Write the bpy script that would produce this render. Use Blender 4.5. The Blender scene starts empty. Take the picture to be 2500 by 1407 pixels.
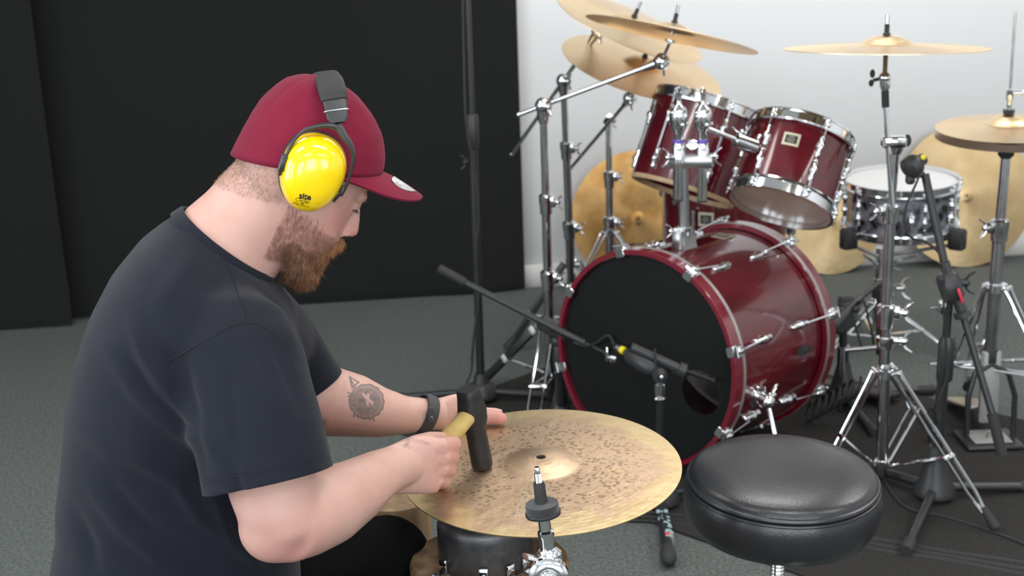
import bpy, bmesh, math, random
import numpy as np
from mathutils import Vector, Matrix, noise
from mathutils.bvhtree import BVHTree
random.seed(7); rng = np.random.default_rng(7)
SC = bpy.context.scene; COL = SC.collection; PI = math.pi
# ------------------------------------------------------------------ camera
FPX, W, H = 3300.0, 2500, 1407
PITCH, ROLL, CAM = math.radians(15), math.radians(1.9), np.array([0, 0, 1.38])
_f = np.array([0, math.cos(PITCH), -math.sin(PITCH)])
_r = np.array([1., 0, 0]) * math.cos(ROLL) - np.cross([1., 0, 0], _f) * math.sin(ROLL)
_u = np.cross(_r, _f)
cd = bpy.data.cameras.new('camera'); cam = bpy.data.objects.new('camera', cd); COL.objects.link(cam)
cd.sensor_width = 36; cd.lens = 36 * FPX / W
cam.matrix_world = Matrix(((_r[0], _u[0], -_f[0], CAM[0]), (_r[1], _u[1], -_f[1], CAM[1]), (_r[2], _u[2], -_f[2], CAM[2]), (0, 0, 0, 1)))
cd.dof.use_dof = True; cd.dof.focus_distance = 1.85; cd.dof.aperture_fstop = 7.1
cd.clip_start = .05
SC.camera = cam
# ------------------------------------------------------------------ world, light, exposure
wd = bpy.data.worlds.new('world'); SC.world = wd; wd.use_nodes = True
wd.node_tree.nodes['Background'].inputs[0].default_value = (.9, .95, 1, 1)
wd.node_tree.nodes['Background'].inputs[1].default_value = 1.0
def area(name, loc, rot, sx, sy, power, col):
    l = bpy.data.lights.new(name, 'AREA'); l.shape = 'RECTANGLE'; l.size = sx; l.size_y = sy; l.energy = power; l.color = col
    o = bpy.data.objects.new(name, l); o.location = loc; o.rotation_euler = rot; COL.objects.link(o); return o
CEIL = 2.9
LAMPS = [(-1.5, 1.0, 21), (.6, 1.0, 21), (2.7, 1.0, 24), (-1.5, 3.0, 14), (.6, 3.2, 24), (2.7, 3.2, 28), (-.4, -1.2, 20), (1.8, -1.2, 20), (1.0, 4.1, 9), (2.8, 4.2, 14)]  # the rearmost pair, ending the list, is added to brighten the back wall
for x, y, pw in LAMPS:
    area('ceiling_light_glow', (x, y, CEIL - .07), (0, 0, 0), 1.15, .3, pw, (1, .98, .95))
for y in (-.6, 1.3): area('window_daylight', (-3.35, y, 1.55), (0, math.radians(-90), 0), 1.5, 1.5, 46, (.86, .93, 1))
for x in (-1.6, .4, 2.4): area('window_daylight', (x, -2.85, 1.6), (math.radians(90), 0, 0), 1.4, 1.4, 46, (.88, .94, 1))
SC.view_settings.view_transform = 'Standard'; SC.view_settings.look = 'None'
SC.view_settings.gamma = 1; SC.view_settings.use_curve_mapping = False; SC.view_settings.exposure = -0.03
# ------------------------------------------------------------------ pixel rays -> points in the room
def ray(x, y): return _f + _r * (x - W / 2) / FPX + _u * (H / 2 - y) / FPX
def at(x, y, Y): v = ray(x, y); return CAM + v * (Y / v[1])
def atz(x, y, z): v = ray(x, y); return CAM + v * ((z - CAM[2]) / v[2])
def onplane(x, y, P, n): v = ray(x, y); return CAM + v * (np.dot(np.asarray(P) - CAM, n) / np.dot(v, n))
def V(*a): return np.array(a, float)
def nrm(v): v = np.asarray(v, float); return v / (np.linalg.norm(v) + 1e-12)
def frame(o, z, x=(1, 0, 0)):
    z = nrm(z); x = np.asarray(x, float); x = x - z * np.dot(x, z)
    if np.linalg.norm(x) < 1e-4: x = np.array([0, 1, 0]) - z * z[1]
    x = nrm(x); M = np.eye(4); M[:3, 0] = x; M[:3, 1] = np.cross(z, x); M[:3, 2] = z; M[:3, 3] = o; return M
def T(M, p): p = np.atleast_2d(np.asarray(p, float)); return p @ M[:3, :3].T + M[:3, 3]
def rotz(a): return np.array([[math.cos(a), -math.sin(a), 0, 0], [math.sin(a), math.cos(a), 0, 0], [0, 0, 1, 0], [0, 0, 0, 1.]])
def mv(x, y, z): M = np.eye(4); M[:3, 3] = (x, y, z); return M
# ------------------------------------------------------------------ mesh collector
class MB:
    def __init__(s): s.v = []; s.f = []; s.n = 0
    def add(s, v, f, M=None):
        v = np.asarray(v, float)
        if M is not None: v = T(M, v)
        s.v.append(v); s.f += [tuple(i + s.n for i in q) for q in f]; s.n += len(v); return s
    def rings(s, rings, caps=True, M=None, closed=True):
        n = len(rings[0]); v = np.concatenate(rings); f = []
        for i in range(len(rings) - 1):
            for j in range(n if closed else n - 1):
                k = (j + 1) % n; f.append((i * n + j, i * n + k, (i + 1) * n + k, (i + 1) * n + j))
        if caps: f.append(tuple(reversed(range(n)))); f.append(tuple((len(rings) - 1) * n + j for j in range(n)))
        return s.add(v, f, M)
    def tube(s, pts, r, n=10, caps=True, sq=None):
        pts = [np.asarray(p, float) for p in pts]; m = len(pts)
        rr = [r] * m if np.isscalar(r) else list(r)
        t = [nrm(pts[min(i + 1, m - 1)] - pts[max(i - 1, 0)]) for i in range(m)]
        x = np.cross(t[0], (0, 0, 1)); x = nrm(x) if np.linalg.norm(x) > .1 else nrm(np.cross(t[0], (0, 1, 0)))
        R = []
        for i in range(m):
            x = nrm(x - t[i] * np.dot(x, t[i])); y = np.cross(t[i], x)
            a = np.linspace(0, 2 * PI, n, endpoint=False)
            w = sq if sq else 1
            R.append(pts[i] + rr[i] * (np.outer(np.cos(a), x) + w * np.outer(np.sin(a), y)))
        return s.rings(R, caps)
    def lathe(s, prof, n=32, M=None, caps=True):
        a = np.linspace(0, 2 * PI, n, endpoint=False); c, q = np.cos(a), np.sin(a)
        return s.rings([np.stack([r * c, r * q, np.full(n, z)], 1) for r, z in prof], caps, M)
    def ring(s, prof, n=48, M=None):      # closed profile revolved
        k = len(prof); v = []; f = []
        for i in range(n):
            a = 2 * PI * i / n
            for r, z in prof: v.append((r * math.cos(a), r * math.sin(a), z))
        for i in range(n):
            for j in range(k):
                f.append((i * k + j, ((i + 1) % n) * k + j, ((i + 1) % n) * k + (j + 1) % k, i * k + (j + 1) % k))
        return s.add(v, f, M)
    def box(s, sx, sy, sz, b=.002, M=None):
        b = min(b, sx / 2.1, sy / 2.1, sz / 2.1)
        def rc(x, y): 
            x /= 2; y /= 2
            return [(x, y - b), (x - b, y), (-x + b, y), (-x, y - b), (-x, -y + b), (-x + b, -y), (x - b, -y), (x, -y + b)]
        L = [(sx - 1.2 * b, sy - 1.2 * b, -sz / 2), (sx, sy, -sz / 2 + b), (sx, sy, sz / 2 - b), (sx - 1.2 * b, sy - 1.2 * b, sz / 2)]
        return s.rings([np.array([(p[0], p[1], z) for p in rc(x, y)]) for x, y, z in L], True, M)
    def ball(s, c, r, M=None, n=16, m=10):
        r = (r, r, r) if np.isscalar(r) else r
        R = []
        for i in range(m + 1):
            t = PI * (i + .02 if i == 0 else i - .02 if i == m else i) / m
            a = np.linspace(0, 2 * PI, n, endpoint=False)
            R.append(np.stack([r[0] * math.sin(t) * np.cos(a), r[1] * math.sin(t) * np.sin(a), np.full(n, -r[2] * math.cos(t))], 1))
        MM = mv(*c) if M is None else M @ mv(*c)
        return s.rings(R, True, MM)
    def mesh(s, name, off=(0, 0, 0)):
        me = bpy.data.meshes.new(name); v = np.concatenate(s.v) - np.asarray(off)
        me.from_pydata(v.tolist(), [], s.f); me.update(); return me
def wloc(o):
    p = Vector((0, 0, 0))
    while o: p += o.location; o = o.parent
    return np.array(p)
def link(me, name, m, parent=None, sharp=40, smooth=True):
    o = bpy.data.objects.new(name, me); COL.objects.link(o); o.parent = parent
    if m: me.materials.append(m)
    if smooth:
        me.polygons.foreach_set('use_smooth', [True] * len(me.polygons))
        if sharp: me.set_sharp_from_angle(angle=math.radians(sharp))
    return o
def obj(name, b, m, parent=None, label=None, sharp=40):
    off = wloc(parent) if parent else (0, 0, 0)
    o = link(b.mesh(name, off), name, m, parent, sharp)
    if label: o['label'] = label
    return o
def thing(name, label, cat, loc, group=None):
    o = bpy.data.objects.new(name, None); o.empty_display_size = .05; COL.objects.link(o); o.location = tuple(loc)
    o['label'] = label; o['category'] = cat
    if group: o['group'] = group
    return o
def tag(o, label, cat, group=None):
    o['label'] = label; o['category'] = cat
    if group: o['group'] = group
    return o
def struct(o): o['kind'] = 'structure'; return o
# ------------------------------------------------------------------ materials
def mat(name, col, rough=.5, metal=0, noise_s=None, col2=None, fac=.5, bump=0, bscale=None, coat=0, sheen=0, sss=0, spec=None, detail=4, stretch=None, ramp=(.35, .65)):
    m = bpy.data.materials.new(name); m.use_nodes = True; nt = m.node_tree; b = nt.nodes['Principled BSDF']
    b.inputs['Base Color'].default_value = (*col, 1); b.inputs['Roughness'].default_value = rough; b.inputs['Metallic'].default_value = metal
    if coat: b.inputs['Coat Weight'].default_value = coat; b.inputs['Coat Roughness'].default_value = .05
    if sheen: b.inputs['Sheen Weight'].default_value = sheen; b.inputs['Sheen Roughness'].default_value = .5
    if sss: b.inputs['Subsurface Weight'].default_value = sss; b.inputs['Subsurface Radius'].default_value = (.012, .005, .003); b.inputs['Subsurface Scale'].default_value = .6
    if spec is not None: b.inputs['Specular IOR Level'].default_value = spec
    tc = nt.nodes.new('ShaderNodeTexCoord'); src = tc.outputs['Object']
    if stretch:
        mp = nt.nodes.new('ShaderNodeMapping'); mp.inputs['Scale'].default_value = stretch; nt.links.new(src, mp.inputs['Vector']); src = mp.outputs[0]
    if col2 is not None:
        n = nt.nodes.new('ShaderNodeTexNoise'); n.inputs['Scale'].default_value = noise_s or 50; n.inputs['Detail'].default_value = detail
        nt.links.new(src, n.inputs['Vector'])
        r = nt.nodes.new('ShaderNodeValToRGB'); r.color_ramp.elements[0].position = ramp[0]; r.color_ramp.elements[1].position = ramp[1]
        r.color_ramp.elements[0].color = (*col, 1); r.color_ramp.elements[1].color = (*col2, 1)
        nt.links.new(n.outputs['Fac'], r.inputs['Fac']); nt.links.new(r.outputs['Color'], b.inputs['Base Color'])
    if bump:
        n2 = nt.nodes.new('ShaderNodeTexNoise'); n2.inputs['Scale'].default_value = bscale or 200; n2.inputs['Detail'].default_value = 5
        nt.links.new(src, n2.inputs['Vector'])
        bp = nt.nodes.new('ShaderNodeBump'); bp.inputs['Strength'].default_value = bump; bp.inputs['Distance'].default_value = .002
        nt.links.new(n2.outputs['Fac'], bp.inputs['Height']); nt.links.new(bp.outputs['Normal'], b.inputs['Normal'])
    return m
M_CHROME = mat('chrome', (.78, .79, .81), .1, 1)
M_DCHROME = mat('worn_chrome', (.46, .46, .47), .18, 1, 30, (.6, .6, .62), bump=.05)
M_STEEL = mat('cast_metal', (.5, .51, .52), .35, 1)
M_BLACKM = mat('black_enamel', (.02, .021, .023), .38)
M_GREYLEG = mat('dark_grey_steel', (.09, .09, .09), .4, .7)
M_RUBBER = mat('black_rubber', (.022, .022, .022), .7, bump=.15, bscale=400)
M_PLASTIC = mat('black_plastic', (.03, .031, .033), .42, bump=.1, bscale=500)
M_FELT = mat('black_felt', (.02, .02, .021), .95, sheen=.3, bump=.5, bscale=700)
M_WHITE = mat('white_plastic', (.7, .7, .68), .4)
M_MAROON = mat('maroon_lacquer', (.075, .003, .008), .2, 0, 3, (.12, .005, .012), coat=.7, stretch=(1, 1, 6))
M_MAROON_IN = mat('maroon_inside', (.1, .006, .012), .5)
M_HOOPW = mat('maroon_hoop', (.16, .006, .018), .25, coat=1)
M_SILVER = mat('silver_inlay', (.45, .44, .43), .35, .7)
M_HEAD = mat('drumhead_coated', (.62, .62, .62), .55)
M_HEADCLR = mat('drumhead_tan', (.42, .3, .23), .3, 0, 6, (.5, .38, .31))
M_HEADBLK = mat('drumhead_black', (.0045, .005, .005), .55, spec=.25)
M_WOODEDGE = mat('pale_ply_edge', (.55, .38, .22), .5, 0, 40, (.45, .3, .17))
M_GREY = mat('warm_grey_paint', (.3, .3, .29), .5)
M_YELLOWTAPE = mat('yellow_plastic_ring', (.75, .62, .02), .4)
M_REDTAPE = mat('red_sticker', (.6, .02, .05), .5)
M_TEAL = mat('pale_teal_ink', (.28, .4, .39), .6)
M_PURPLE = mat('purple_plastic_ring', (.15, .08, .5), .4)
M_BADGE = mat('badge_cream', (.6, .55, .42), .4, .3); M_BADGEK = mat('badge_black', (.02, .022, .02), .4)
def cymbal_mat(name, c1, c2, rough, spots=None, rings=140, lathe_b=.25, patina=None, bright=None):
    m = mat(name, c1, rough, 1); nt = m.node_tree; b = nt.nodes['Principled BSDF']; L = nt.links.new
    tc = nt.nodes.new('ShaderNodeTexCoord')
    sp = nt.nodes.new('ShaderNodeSeparateXYZ'); L(tc.outputs['Object'], sp.inputs[0])
    cb = nt.nodes.new('ShaderNodeCombineXYZ'); L(sp.outputs[0], cb.inputs[0]); L(sp.outputs[1], cb.inputs[1])
    ln = nt.nodes.new('ShaderNodeVectorMath'); ln.operation = 'LENGTH'; L(cb.outputs[0], ln.inputs[0])
    n0 = nt.nodes.new('ShaderNodeTexNoise'); n0.inputs['Scale'].default_value = 9; n0.inputs['Detail'].default_value = 6; L(tc.outputs['Object'], n0.inputs['Vector'])
    rp = nt.nodes.new('ShaderNodeValToRGB'); rp.color_ramp.elements[0].position = .38; rp.color_ramp.elements[1].position = .62
    rp.color_ramp.elements[0].color = (*c1, 1); rp.color_ramp.elements[1].color = (*c2, 1); L(n0.outputs['Fac'], rp.inputs['Fac'])
    out = rp.outputs['Color']
    def mix(a, colr, fac):
        mx = nt.nodes.new('ShaderNodeMix'); mx.data_type = 'RGBA'; L(fac, mx.inputs[0]); L(a, mx.inputs[6]); mx.inputs[7].default_value = (*colr, 1); return mx.outputs[2]
    def ramp(src, a, b_, lo=0, hi=1):
        q = nt.nodes.new('ShaderNodeMapRange'); q.inputs[1].default_value = a; q.inputs[2].default_value = b_; q.inputs[3].default_value = lo; q.inputs[4].default_value = hi; L(src, q.inputs[0]); return q.outputs[0]
    def mul(a, b_):
        q = nt.nodes.new('ShaderNodeMath'); q.operation = 'MULTIPLY'; L(a, q.inputs[0])
        if isinstance(b_, float): q.inputs[1].default_value = b_
        else: L(b_, q.inputs[1])
        return q.outputs[0]
    hts = None
    if spots:
        # patina of the raw bronze: brown centre, paler rim, dark hammer marks
        nb = nt.nodes.new('ShaderNodeTexNoise'); nb.inputs['Scale'].default_value = 14; nb.inputs['Detail'].default_value = 7; L(tc.outputs['Object'], nb.inputs['Vector'])
        ad = nt.nodes.new('ShaderNodeMath'); ad.operation = 'ADD'; L(ln.outputs['Value'], ad.inputs[0]); L(ramp(nb.outputs['Fac'], .3, .7, -.07, .07), ad.inputs[1])
        out = mix(out, patina, ramp(ad.outputs[0], .19, .165))
        vo = nt.nodes.new('ShaderNodeTexVoronoi'); vo.inputs['Scale'].default_value = spots; vo.inputs['Randomness'].default_value = .95
        nv = nt.nodes.new('ShaderNodeTexNoise'); nv.inputs['Scale'].default_value = 60; L(tc.outputs['Object'], nv.inputs['Vector'])
        vm = nt.nodes.new('ShaderNodeVectorMath'); vm.operation = 'MULTIPLY_ADD'; L(nv.outputs['Color'], vm.inputs[0]); vm.inputs[1].default_value = (.012, .012, 0); L(tc.outputs['Object'], vm.inputs[2])
        L(vm.outputs[0], vo.inputs['Vector'])
        dot = ramp(vo.outputs['Distance'], .42, .3)
        n5 = nt.nodes.new('ShaderNodeTexNoise'); n5.inputs['Scale'].default_value = 18; L(tc.outputs['Object'], n5.inputs['Vector'])
        dens = mul(ramp(ln.outputs['Value'], .19, .13), ramp(n5.outputs['Fac'], .3, .46))
        band = mul(dens, ramp(ln.outputs['Value'], .05, .062))
        f = mul(mul(dot, band), .7)
        out = mix(out, spots and (.22, .16, .11), f); hts = dot
    L(out, b.inputs['Base Color'])
    tg = nt.nodes.new('ShaderNodeTangent'); tg.direction_type = 'RADIAL'; tg.axis = 'Z'; b.inputs['Anisotropic'].default_value = .25 if spots else .7; L(tg.outputs[0], b.inputs['Tangent'])
    wv = nt.nodes.new('ShaderNodeMath'); wv.operation = 'MULTIPLY'; L(ln.outputs['Value'], wv.inputs[0]); wv.inputs[1].default_value = rings * 6.28 * 2
    sn = nt.nodes.new('ShaderNodeMath'); sn.operation = 'SINE'; L(wv.outputs[0], sn.inputs[0])
    n3 = nt.nodes.new('ShaderNodeTexNoise'); n3.inputs['Scale'].default_value = 45; L(tc.outputs['Object'], n3.inputs['Vector'])
    ad2 = nt.nodes.new('ShaderNodeMath'); ad2.operation = 'MULTIPLY_ADD'; L(sn.outputs[0], ad2.inputs[0]); ad2.inputs[1].default_value = lathe_b; L(mul(n3.outputs['Fac'], 2.5 if spots else 1.0), ad2.inputs[2])
    bp = nt.nodes.new('ShaderNodeBump'); bp.inputs['Strength'].default_value = .35; bp.inputs['Distance'].default_value = .0012; L(ad2.outputs[0], bp.inputs['Height']); L(bp.outputs['Normal'], b.inputs['Normal'])
    return m
M_CYM = cymbal_mat('bronze_bright', (.86, .66, .42), (.82, .6, .36), .3)
M_CYMRAW = cymbal_mat('bronze_raw', (.63, .5, .29), (.57, .43, .24), .45, spots=115, rings=60, lathe_b=.05, patina=(.56, .4, .27))
M_CYMBROWN = cymbal_mat('bronze_brown', (.55, .3, .1), (.75, .48, .2), .34, rings=40, lathe_b=.05)
M_CYMPALE = cymbal_mat('bronze_pale', (.78, .58, .33), (.68, .48, .25), .36, rings=50, lathe_b=.08)
M_WALL = mat('white_wall_paint', (.84, .845, .85), .8, bump=.03, bscale=60)
M_CEIL = mat('white_ceiling', (.7, .7, .69), .9)
M_CARPET = mat('grey_carpet', (.075, .085, .08), .95, 0, 120, (.14, .152, .145), bump=.8, bscale=260, detail=6, spec=.1)
M_RUG = mat('dark_rug', (.026, .025, .024), .95, 0, 200, (.042, .04, .038), bump=.6, bscale=350, spec=.1)
M_CURTAIN = mat('black_drape', (.011, .012, .0115), .9, sheen=.15, bump=.15, bscale=500, spec=.15)
M_SHIRT = mat('black_cotton', (.009, .011, .0175), .9, 0, 10, (.0115, .0135, .021), sheen=.09, bump=.25, bscale=900, spec=.15)
M_TROUS = mat('black_trouser_cloth', (.004, .004, .0045), .9, bump=.2, bscale=700, spec=.15)
M_CAP = mat('burgundy_cap_cloth', (.165, .0085, .029), .85, 0, 8, (.2, .011, .036), sheen=.04, bump=.25, bscale=900, spec=.2)
M_YELLOW = mat('glossy_yellow_plastic', (.92, .62, .0), .16, coat=.6)
M_LEATHER = mat('black_vinyl', (.02, .021, .024), .3, bump=.18, bscale=220, spec=.6)
M_LOG = mat('wood_log', (.4, .26, .14), .7, 0, 14, (.22, .14, .08), bump=.5, bscale=60, stretch=(3, 3, .6))
M_HANDLE = mat('hammer_handle_wood', (.5, .36, .12), .5, 0, 30, (.4, .27, .08), stretch=(1, 1, 1))
M_IRON = mat('dark_forged_iron', (.035, .035, .036), .5, .6, bump=.3, bscale=120)
M_ANVIL = mat('dull_anvil_steel', (.1, .1, .105), .46, .85, 40, (.16, .155, .15), bump=.25, bscale=90)
# ------------------------------------------------------------------ room shell
def wally(x): return 5.15 + .13 * x
def grid(fn, nu, nv):
    v = [fn(i / nu, j / nv) for j in range(nv + 1) for i in range(nu + 1)]
    f = [(j * (nu + 1) + i, j * (nu + 1) + i + 1, (j + 1) * (nu + 1) + i + 1, (j + 1) * (nu + 1) + i) for j in range(nv) for i in range(nu)]
    return v, f
XL, XR, YB = -3.4, 4.2, -3.0
b = MB(); b.box(XR - XL + 1, 10, .1, .001, mv((XL + XR) / 2, 1.2, -.05)); struct(obj('floor', b, M_CARPET))
b = MB(); b.box(XR - XL + 1, 10, .1, .001, mv((XL + XR) / 2, 1.2, CEIL + .05)); struct(obj('ceiling', b, M_CEIL))
ang = math.atan(.13)
b = MB(); b.box((XR - XL) / math.cos(ang) + .4, .1, CEIL, .001, mv((XL + XR) / 2, wally((XL + XR) / 2) + .052, CEIL / 2) @ rotz(ang)); struct(obj('wall_back', b, M_WALL))
b = MB(); b.box(.1, 9.5, CEIL, .001, mv(XL - .05, 1.2, CEIL / 2)); struct(obj('wall_left', b, M_WALL))
b = MB(); b.box(.1, 9.5, CEIL, .001, mv(XR + .05, 1.2, CEIL / 2)); struct(obj('wall_right', b, M_WALL))
b = MB(); b.box(XR - XL + .3, .1, CEIL, .001, mv((XL + XR) / 2, YB - .05, CEIL / 2)); struct(obj('wall_front', b, M_WALL))
b = MB(); b.box((XR - XL) / math.cos(ang), .016, .092, .004, mv((XL + XR) / 2, wally((XL + XR) / 2) - .009, .046) @ rotz(ang)); struct(obj('baseboard_back', b, mat('skirting_gloss', (.68, .68, .66), .45)))
rp = [(-.385, 3.645), (.19, 3.07), (1.45, 1.81), (2.29, 2.65), (.455, 4.485)]
b = MB(); b.rings([np.array([(x, y, z) for x, y in rp]) for z in (.0005, .006)]); o = obj('rug', b, M_RUG, sharp=20); tag(o, 'dark charcoal rug laid at an angle under the drum kit', 'rug')
# curtains : folded cloth grids hung in front of the back wall
def curtain(name, x0, x1, off, label, seed, amp=.018, nf=7, z0=.006, hem=.0, lean=0):
    def fn(u, v):
        x = x0 + (x1 - x0) * u; z = z0 + (2.7 - z0) * v
        q = noise.noise(Vector((x * 2.1 + seed, z * .35, 0))); q2 = noise.noise(Vector((x * 6 + seed, z * .8, 3)))
        y = wally(x) - off - amp * (1.6 * q + .6 * math.sin(x * nf + 2.5 * q + seed)) - .006 * q2 + lean * (1 - v) * 0
        low = max(0, 1 - z / .35)
        y -= .012 * low * math.sin(x * 11 + seed) - hem * math.exp(-((z - .14) / .018) ** 2) * .012
        return (x, y, z)
    v, f = grid(fn, 160, 90); b = MB(); b.add(v, f); o = obj(name, b, M_CURTAIN, sharp=0)
    md = o.modifiers.new('cloth', 'SOLIDIFY'); md.thickness = .003
    tag(o, label, 'curtain'); return o
curtain('curtain', -1.72, .052, .05, 'wide black drape panel hanging beside the bare white wall', 3.1, amp=.012, nf=5)
curtain('curtain', -3.2, -1.63, .13, 'black drape panel at the left edge with a creased hem', 8.7, amp=.03, nf=6, hem=1)
b = MB(); b.tube([(-3.3, wally(-3.3) - .09, 2.73), (.1, wally(.1) - .05, 2.73)], .014); o = obj('curtain_rail', b, M_BLACKM); tag(o, 'black rail carrying the black drapes above the picture', 'rail')
# ceiling light fittings (above the frame) holding the tubes
for x, y, pw in LAMPS:
    b = MB(); b.box(1.25, .36, .055, .004, mv(x, y, CEIL - .0275)); o = obj('ceiling_light', b, M_CEIL)
    row = {1.0: 'before the drum kit', 3.0: 'above the seated man', 3.2: 'above the drum kit', -1.2: 'behind the viewer', 4.1: 'added to brighten the back wall', 4.2: 'added to brighten the back wall'}[y]
    tag(o, 'long white ceiling light fitting ' + row + (', at the left' if x < -1 else ', at the right' if x > 1.5 else ', in the middle'), 'light', 'ceiling light fittings')
# ================================================================== DRUM KIT
def wing(parent, p, ax, s=1.0, m=None):
    M = frame(p, ax, (0, 0, 1)); b = MB()
    b.lathe([(.003 * s, -.004), (.006 * s, .0), (.0065 * s, .01 * s), (.003 * s, .013 * s)], 12, M)
    for g in (-1, 1):
        b.tube(T(M, [(g * .004 * s, 0, .006 * s), (g * .012 * s, 0, .012 * s), (g * .017 * s, 0, .02 * s)]), [.0035 * s, .0045 * s, .003 * s], 8, sq=.5)
    return obj('wing_nut', b, m or M_CHROME, parent)
def clamp(parent, p, d, r, h=.05, side=(1, 0, 0), m=None, s=1.0, nut=True):
    M = frame(p, d, side); b = MB(); r2 = r + .004
    b.lathe([(r + .0005, -h * .55), (r2, -h * .5), (r2 + .001, -h * .1), (r2 + .003, h * .1), (r2 + .003, h * .38), (r + .0025, h * .45), (r * .6, h * .46)], 20, M)
    b.box(.016, .016, h * .5, .003, M @ mv(r2 + .006, 0, h * .12))
    o = obj('height_clamp', b, m or M_CHROME, parent)
    if nut: wing(o, T(M, (r2 + .012, 0, h * .12))[0], M[:3, 0], s)
    return o
def pole(name, parent, p0, p1, r, m=None):
    b = MB(); b.tube([p0, p1], r, 20); return obj(name, b, m or M_CHROME, parent)
def rubber_foot(parent, p, d, r=.012, l=.05):
    M = frame(p, d); b = MB(); b.lathe([(r * .6, -l), (r * .8, -l * .6), (r, -l * .2), (r * 1.15, 0), (r * .9, .006)], 10, M); return obj('rubber_foot', b, M_RUBBER, parent)
def strip_leg(parent, A, B, w=.02, r=.004, brace=None, m=None):
    """double-rod stand leg from collar A to floor B, with brace back to the pole"""
    A, B = np.asarray(A, float), np.asarray(B, float); d = nrm(B - A); s = nrm(np.cross(d, (0, 0, 1))) * w / 2
    E = B - d * .045; b = MB()
    for g in (-1, 1): b.tube([A + s * g * 1.3, A + s * g + d * .03, E + s * g - d * .05, E + s * g * .35], r, 8)
    b.tube([A - s * 1.5, A + s * 1.5], r * 1.3, 8); mid = A + (B - A) * .55
    b.box(w * 1.5, .009, .012, .002, frame(mid, d, s))
    o = obj('leg', b, m or M_CHROME, parent)
    rubber_foot(o, B + V(0, 0, .006), d, .012, .05)
    if brace is not None:
        q = MB()
        for g in (-1, 1): q.tube([mid + s * g * .9, np.asarray(brace) + s * g * .7], r * .8, 6)
        obj('leg_brace', q, m or M_CHROME, parent)
    return o
def flat_leg(parent, A, B, brace=None):
    A, B = np.asarray(A, float), np.asarray(B, float); d = nrm(B - A); L = np.linalg.norm(B - A); b = MB()
    M = frame((A + B) / 2, d, np.cross(d, (0, 0, 1))); 
    for g in (-1, 1): b.box(.003, .022, L, .001, M @ mv(g * .008, 0, 0))
    o = obj('leg', b, M_GREYLEG, parent)
    for q in (.14, .6): k = MB(); k.box(.022, .026, .022, .003, frame(A + d * L * q, d, np.cross(d, (0, 0, 1)))); obj('leg_clip', k, M_WHITE, o)
    rubber_foot(o, B + V(0, 0, .006), d, .016, .05)
    if brace is not None:
        q = MB(); mid = A + d * L * .6; q.tube([mid, np.asarray(brace)], .0035, 6); obj('leg_brace', q, M_CHROME, parent)
def tripod(parent, base, apex_z, feet, low_z=.1, w=.02, r=.004, pr=.013, m=None, flat=()):
    base = np.asarray(base, float)
    b = MB(); b.lathe([(pr, -.02), (pr + .006, -.018), (pr + .007, .012), (pr + .002, .018)], 20, mv(base[0], base[1], apex_z))
    obj('leg_collar', b, m or M_CHROME, parent); b = MB(); b.lathe([(pr, -.012), (pr + .005, -.01), (pr + .005, .01), (pr, .012)], 20, mv(base[0], base[1], low_z)); lc = obj('leg_collar', b, m or M_CHROME, parent)
    for i, (fx, fy) in enumerate(feet):
        d = nrm(V(fx - base[0], fy - base[1], 0)); A = V(base[0], base[1], apex_z) + d * (pr + .012)
        if i in flat: flat_leg(parent, A, V(fx, fy, .012), V(base[0], base[1], low_z) + d * (pr + .008)); continue
        strip_leg(parent, A, V(fx, fy, .012), w, r, V(base[0], base[1], low_z) + d * (pr + .008), m)
def cymbal(name, c, n, R, label, group=None, bell=.26, bellh=.085, bow=.055, m=None, x=(1, 0, 0), th=.0012, topper=True, up=.048, cat='cymbal', hole=False):
    M = frame(c, n, x); t = thing(name, label, cat, (0, 0, 0), group)
    rb = R * bell; pr = [(.0055, R * (bow + bellh)), (rb * .25, R * (bow + bellh * .98)), (rb * .55, R * (bow + bellh * .8)), (rb * .85, R * (bow + bellh * .35)), (rb, R * (bow + bellh * .04)), (rb * 1.08, R * bow * .985)]
    for q in np.linspace(.32, 1, 12): pr.append((R * q, R * bow * (1 - ((q - .2) / .8) ** 1.7)))
    b = MB(); pr[0] = ((.0075 if hole else .0055), pr[0][1]); top = [(r, z + th) for r, z in pr]; bot = [(r, z) for r, z in reversed(pr)]
    a = 96; prof = top + bot; b.ring(prof, a, None)
    me = b.mesh(name + '_plate'); o = link(me, 'plate', m or M_CYM, t, 50)
    o.matrix_local = Matrix(M.tolist())
    t['_M'] = 0; del t['_M']
    if topper:
        b = MB(); z = R * (bow + bellh)
        b.lathe([(.004, z - .03), (.0045, z + up)], 10, M); o = obj('mounting_rod', b, M_DCHROME, t)
        b = MB(); b.lathe([(.0065, z + .001), (.009, z + .002), (.009, z + .006), (.006, z + .007), (.0058, z + .026), (.004, z + .027)], 16, M); obj('felt_washer', b, M_FELT, t)
        b = MB(); b.lathe([(.006, z - .012), (.016, z - .011), (.016, z - .004), (.006, z - .002)], 16, M); obj('lower_felt', b, M_FELT, t)
    return t, M
def lug_prof(L, w, h):   # long tapered lug casing, lying along z, proud in x
    R = []
    for z, k in [(-1, .3), (-.93, .55), (-.7, .72), (-.35, .6), (-.12, .95), (.12, .95), (.35, .6), (.7, .72), (.93, .55), (1, .3)]:
        a = np.linspace(-PI / 2, PI / 2, 7); R.append(np.stack([h * k * np.cos(a), w / 2 * k * np.sin(a), np.full(7, z * L / 2)], 1))
    return R
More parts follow.
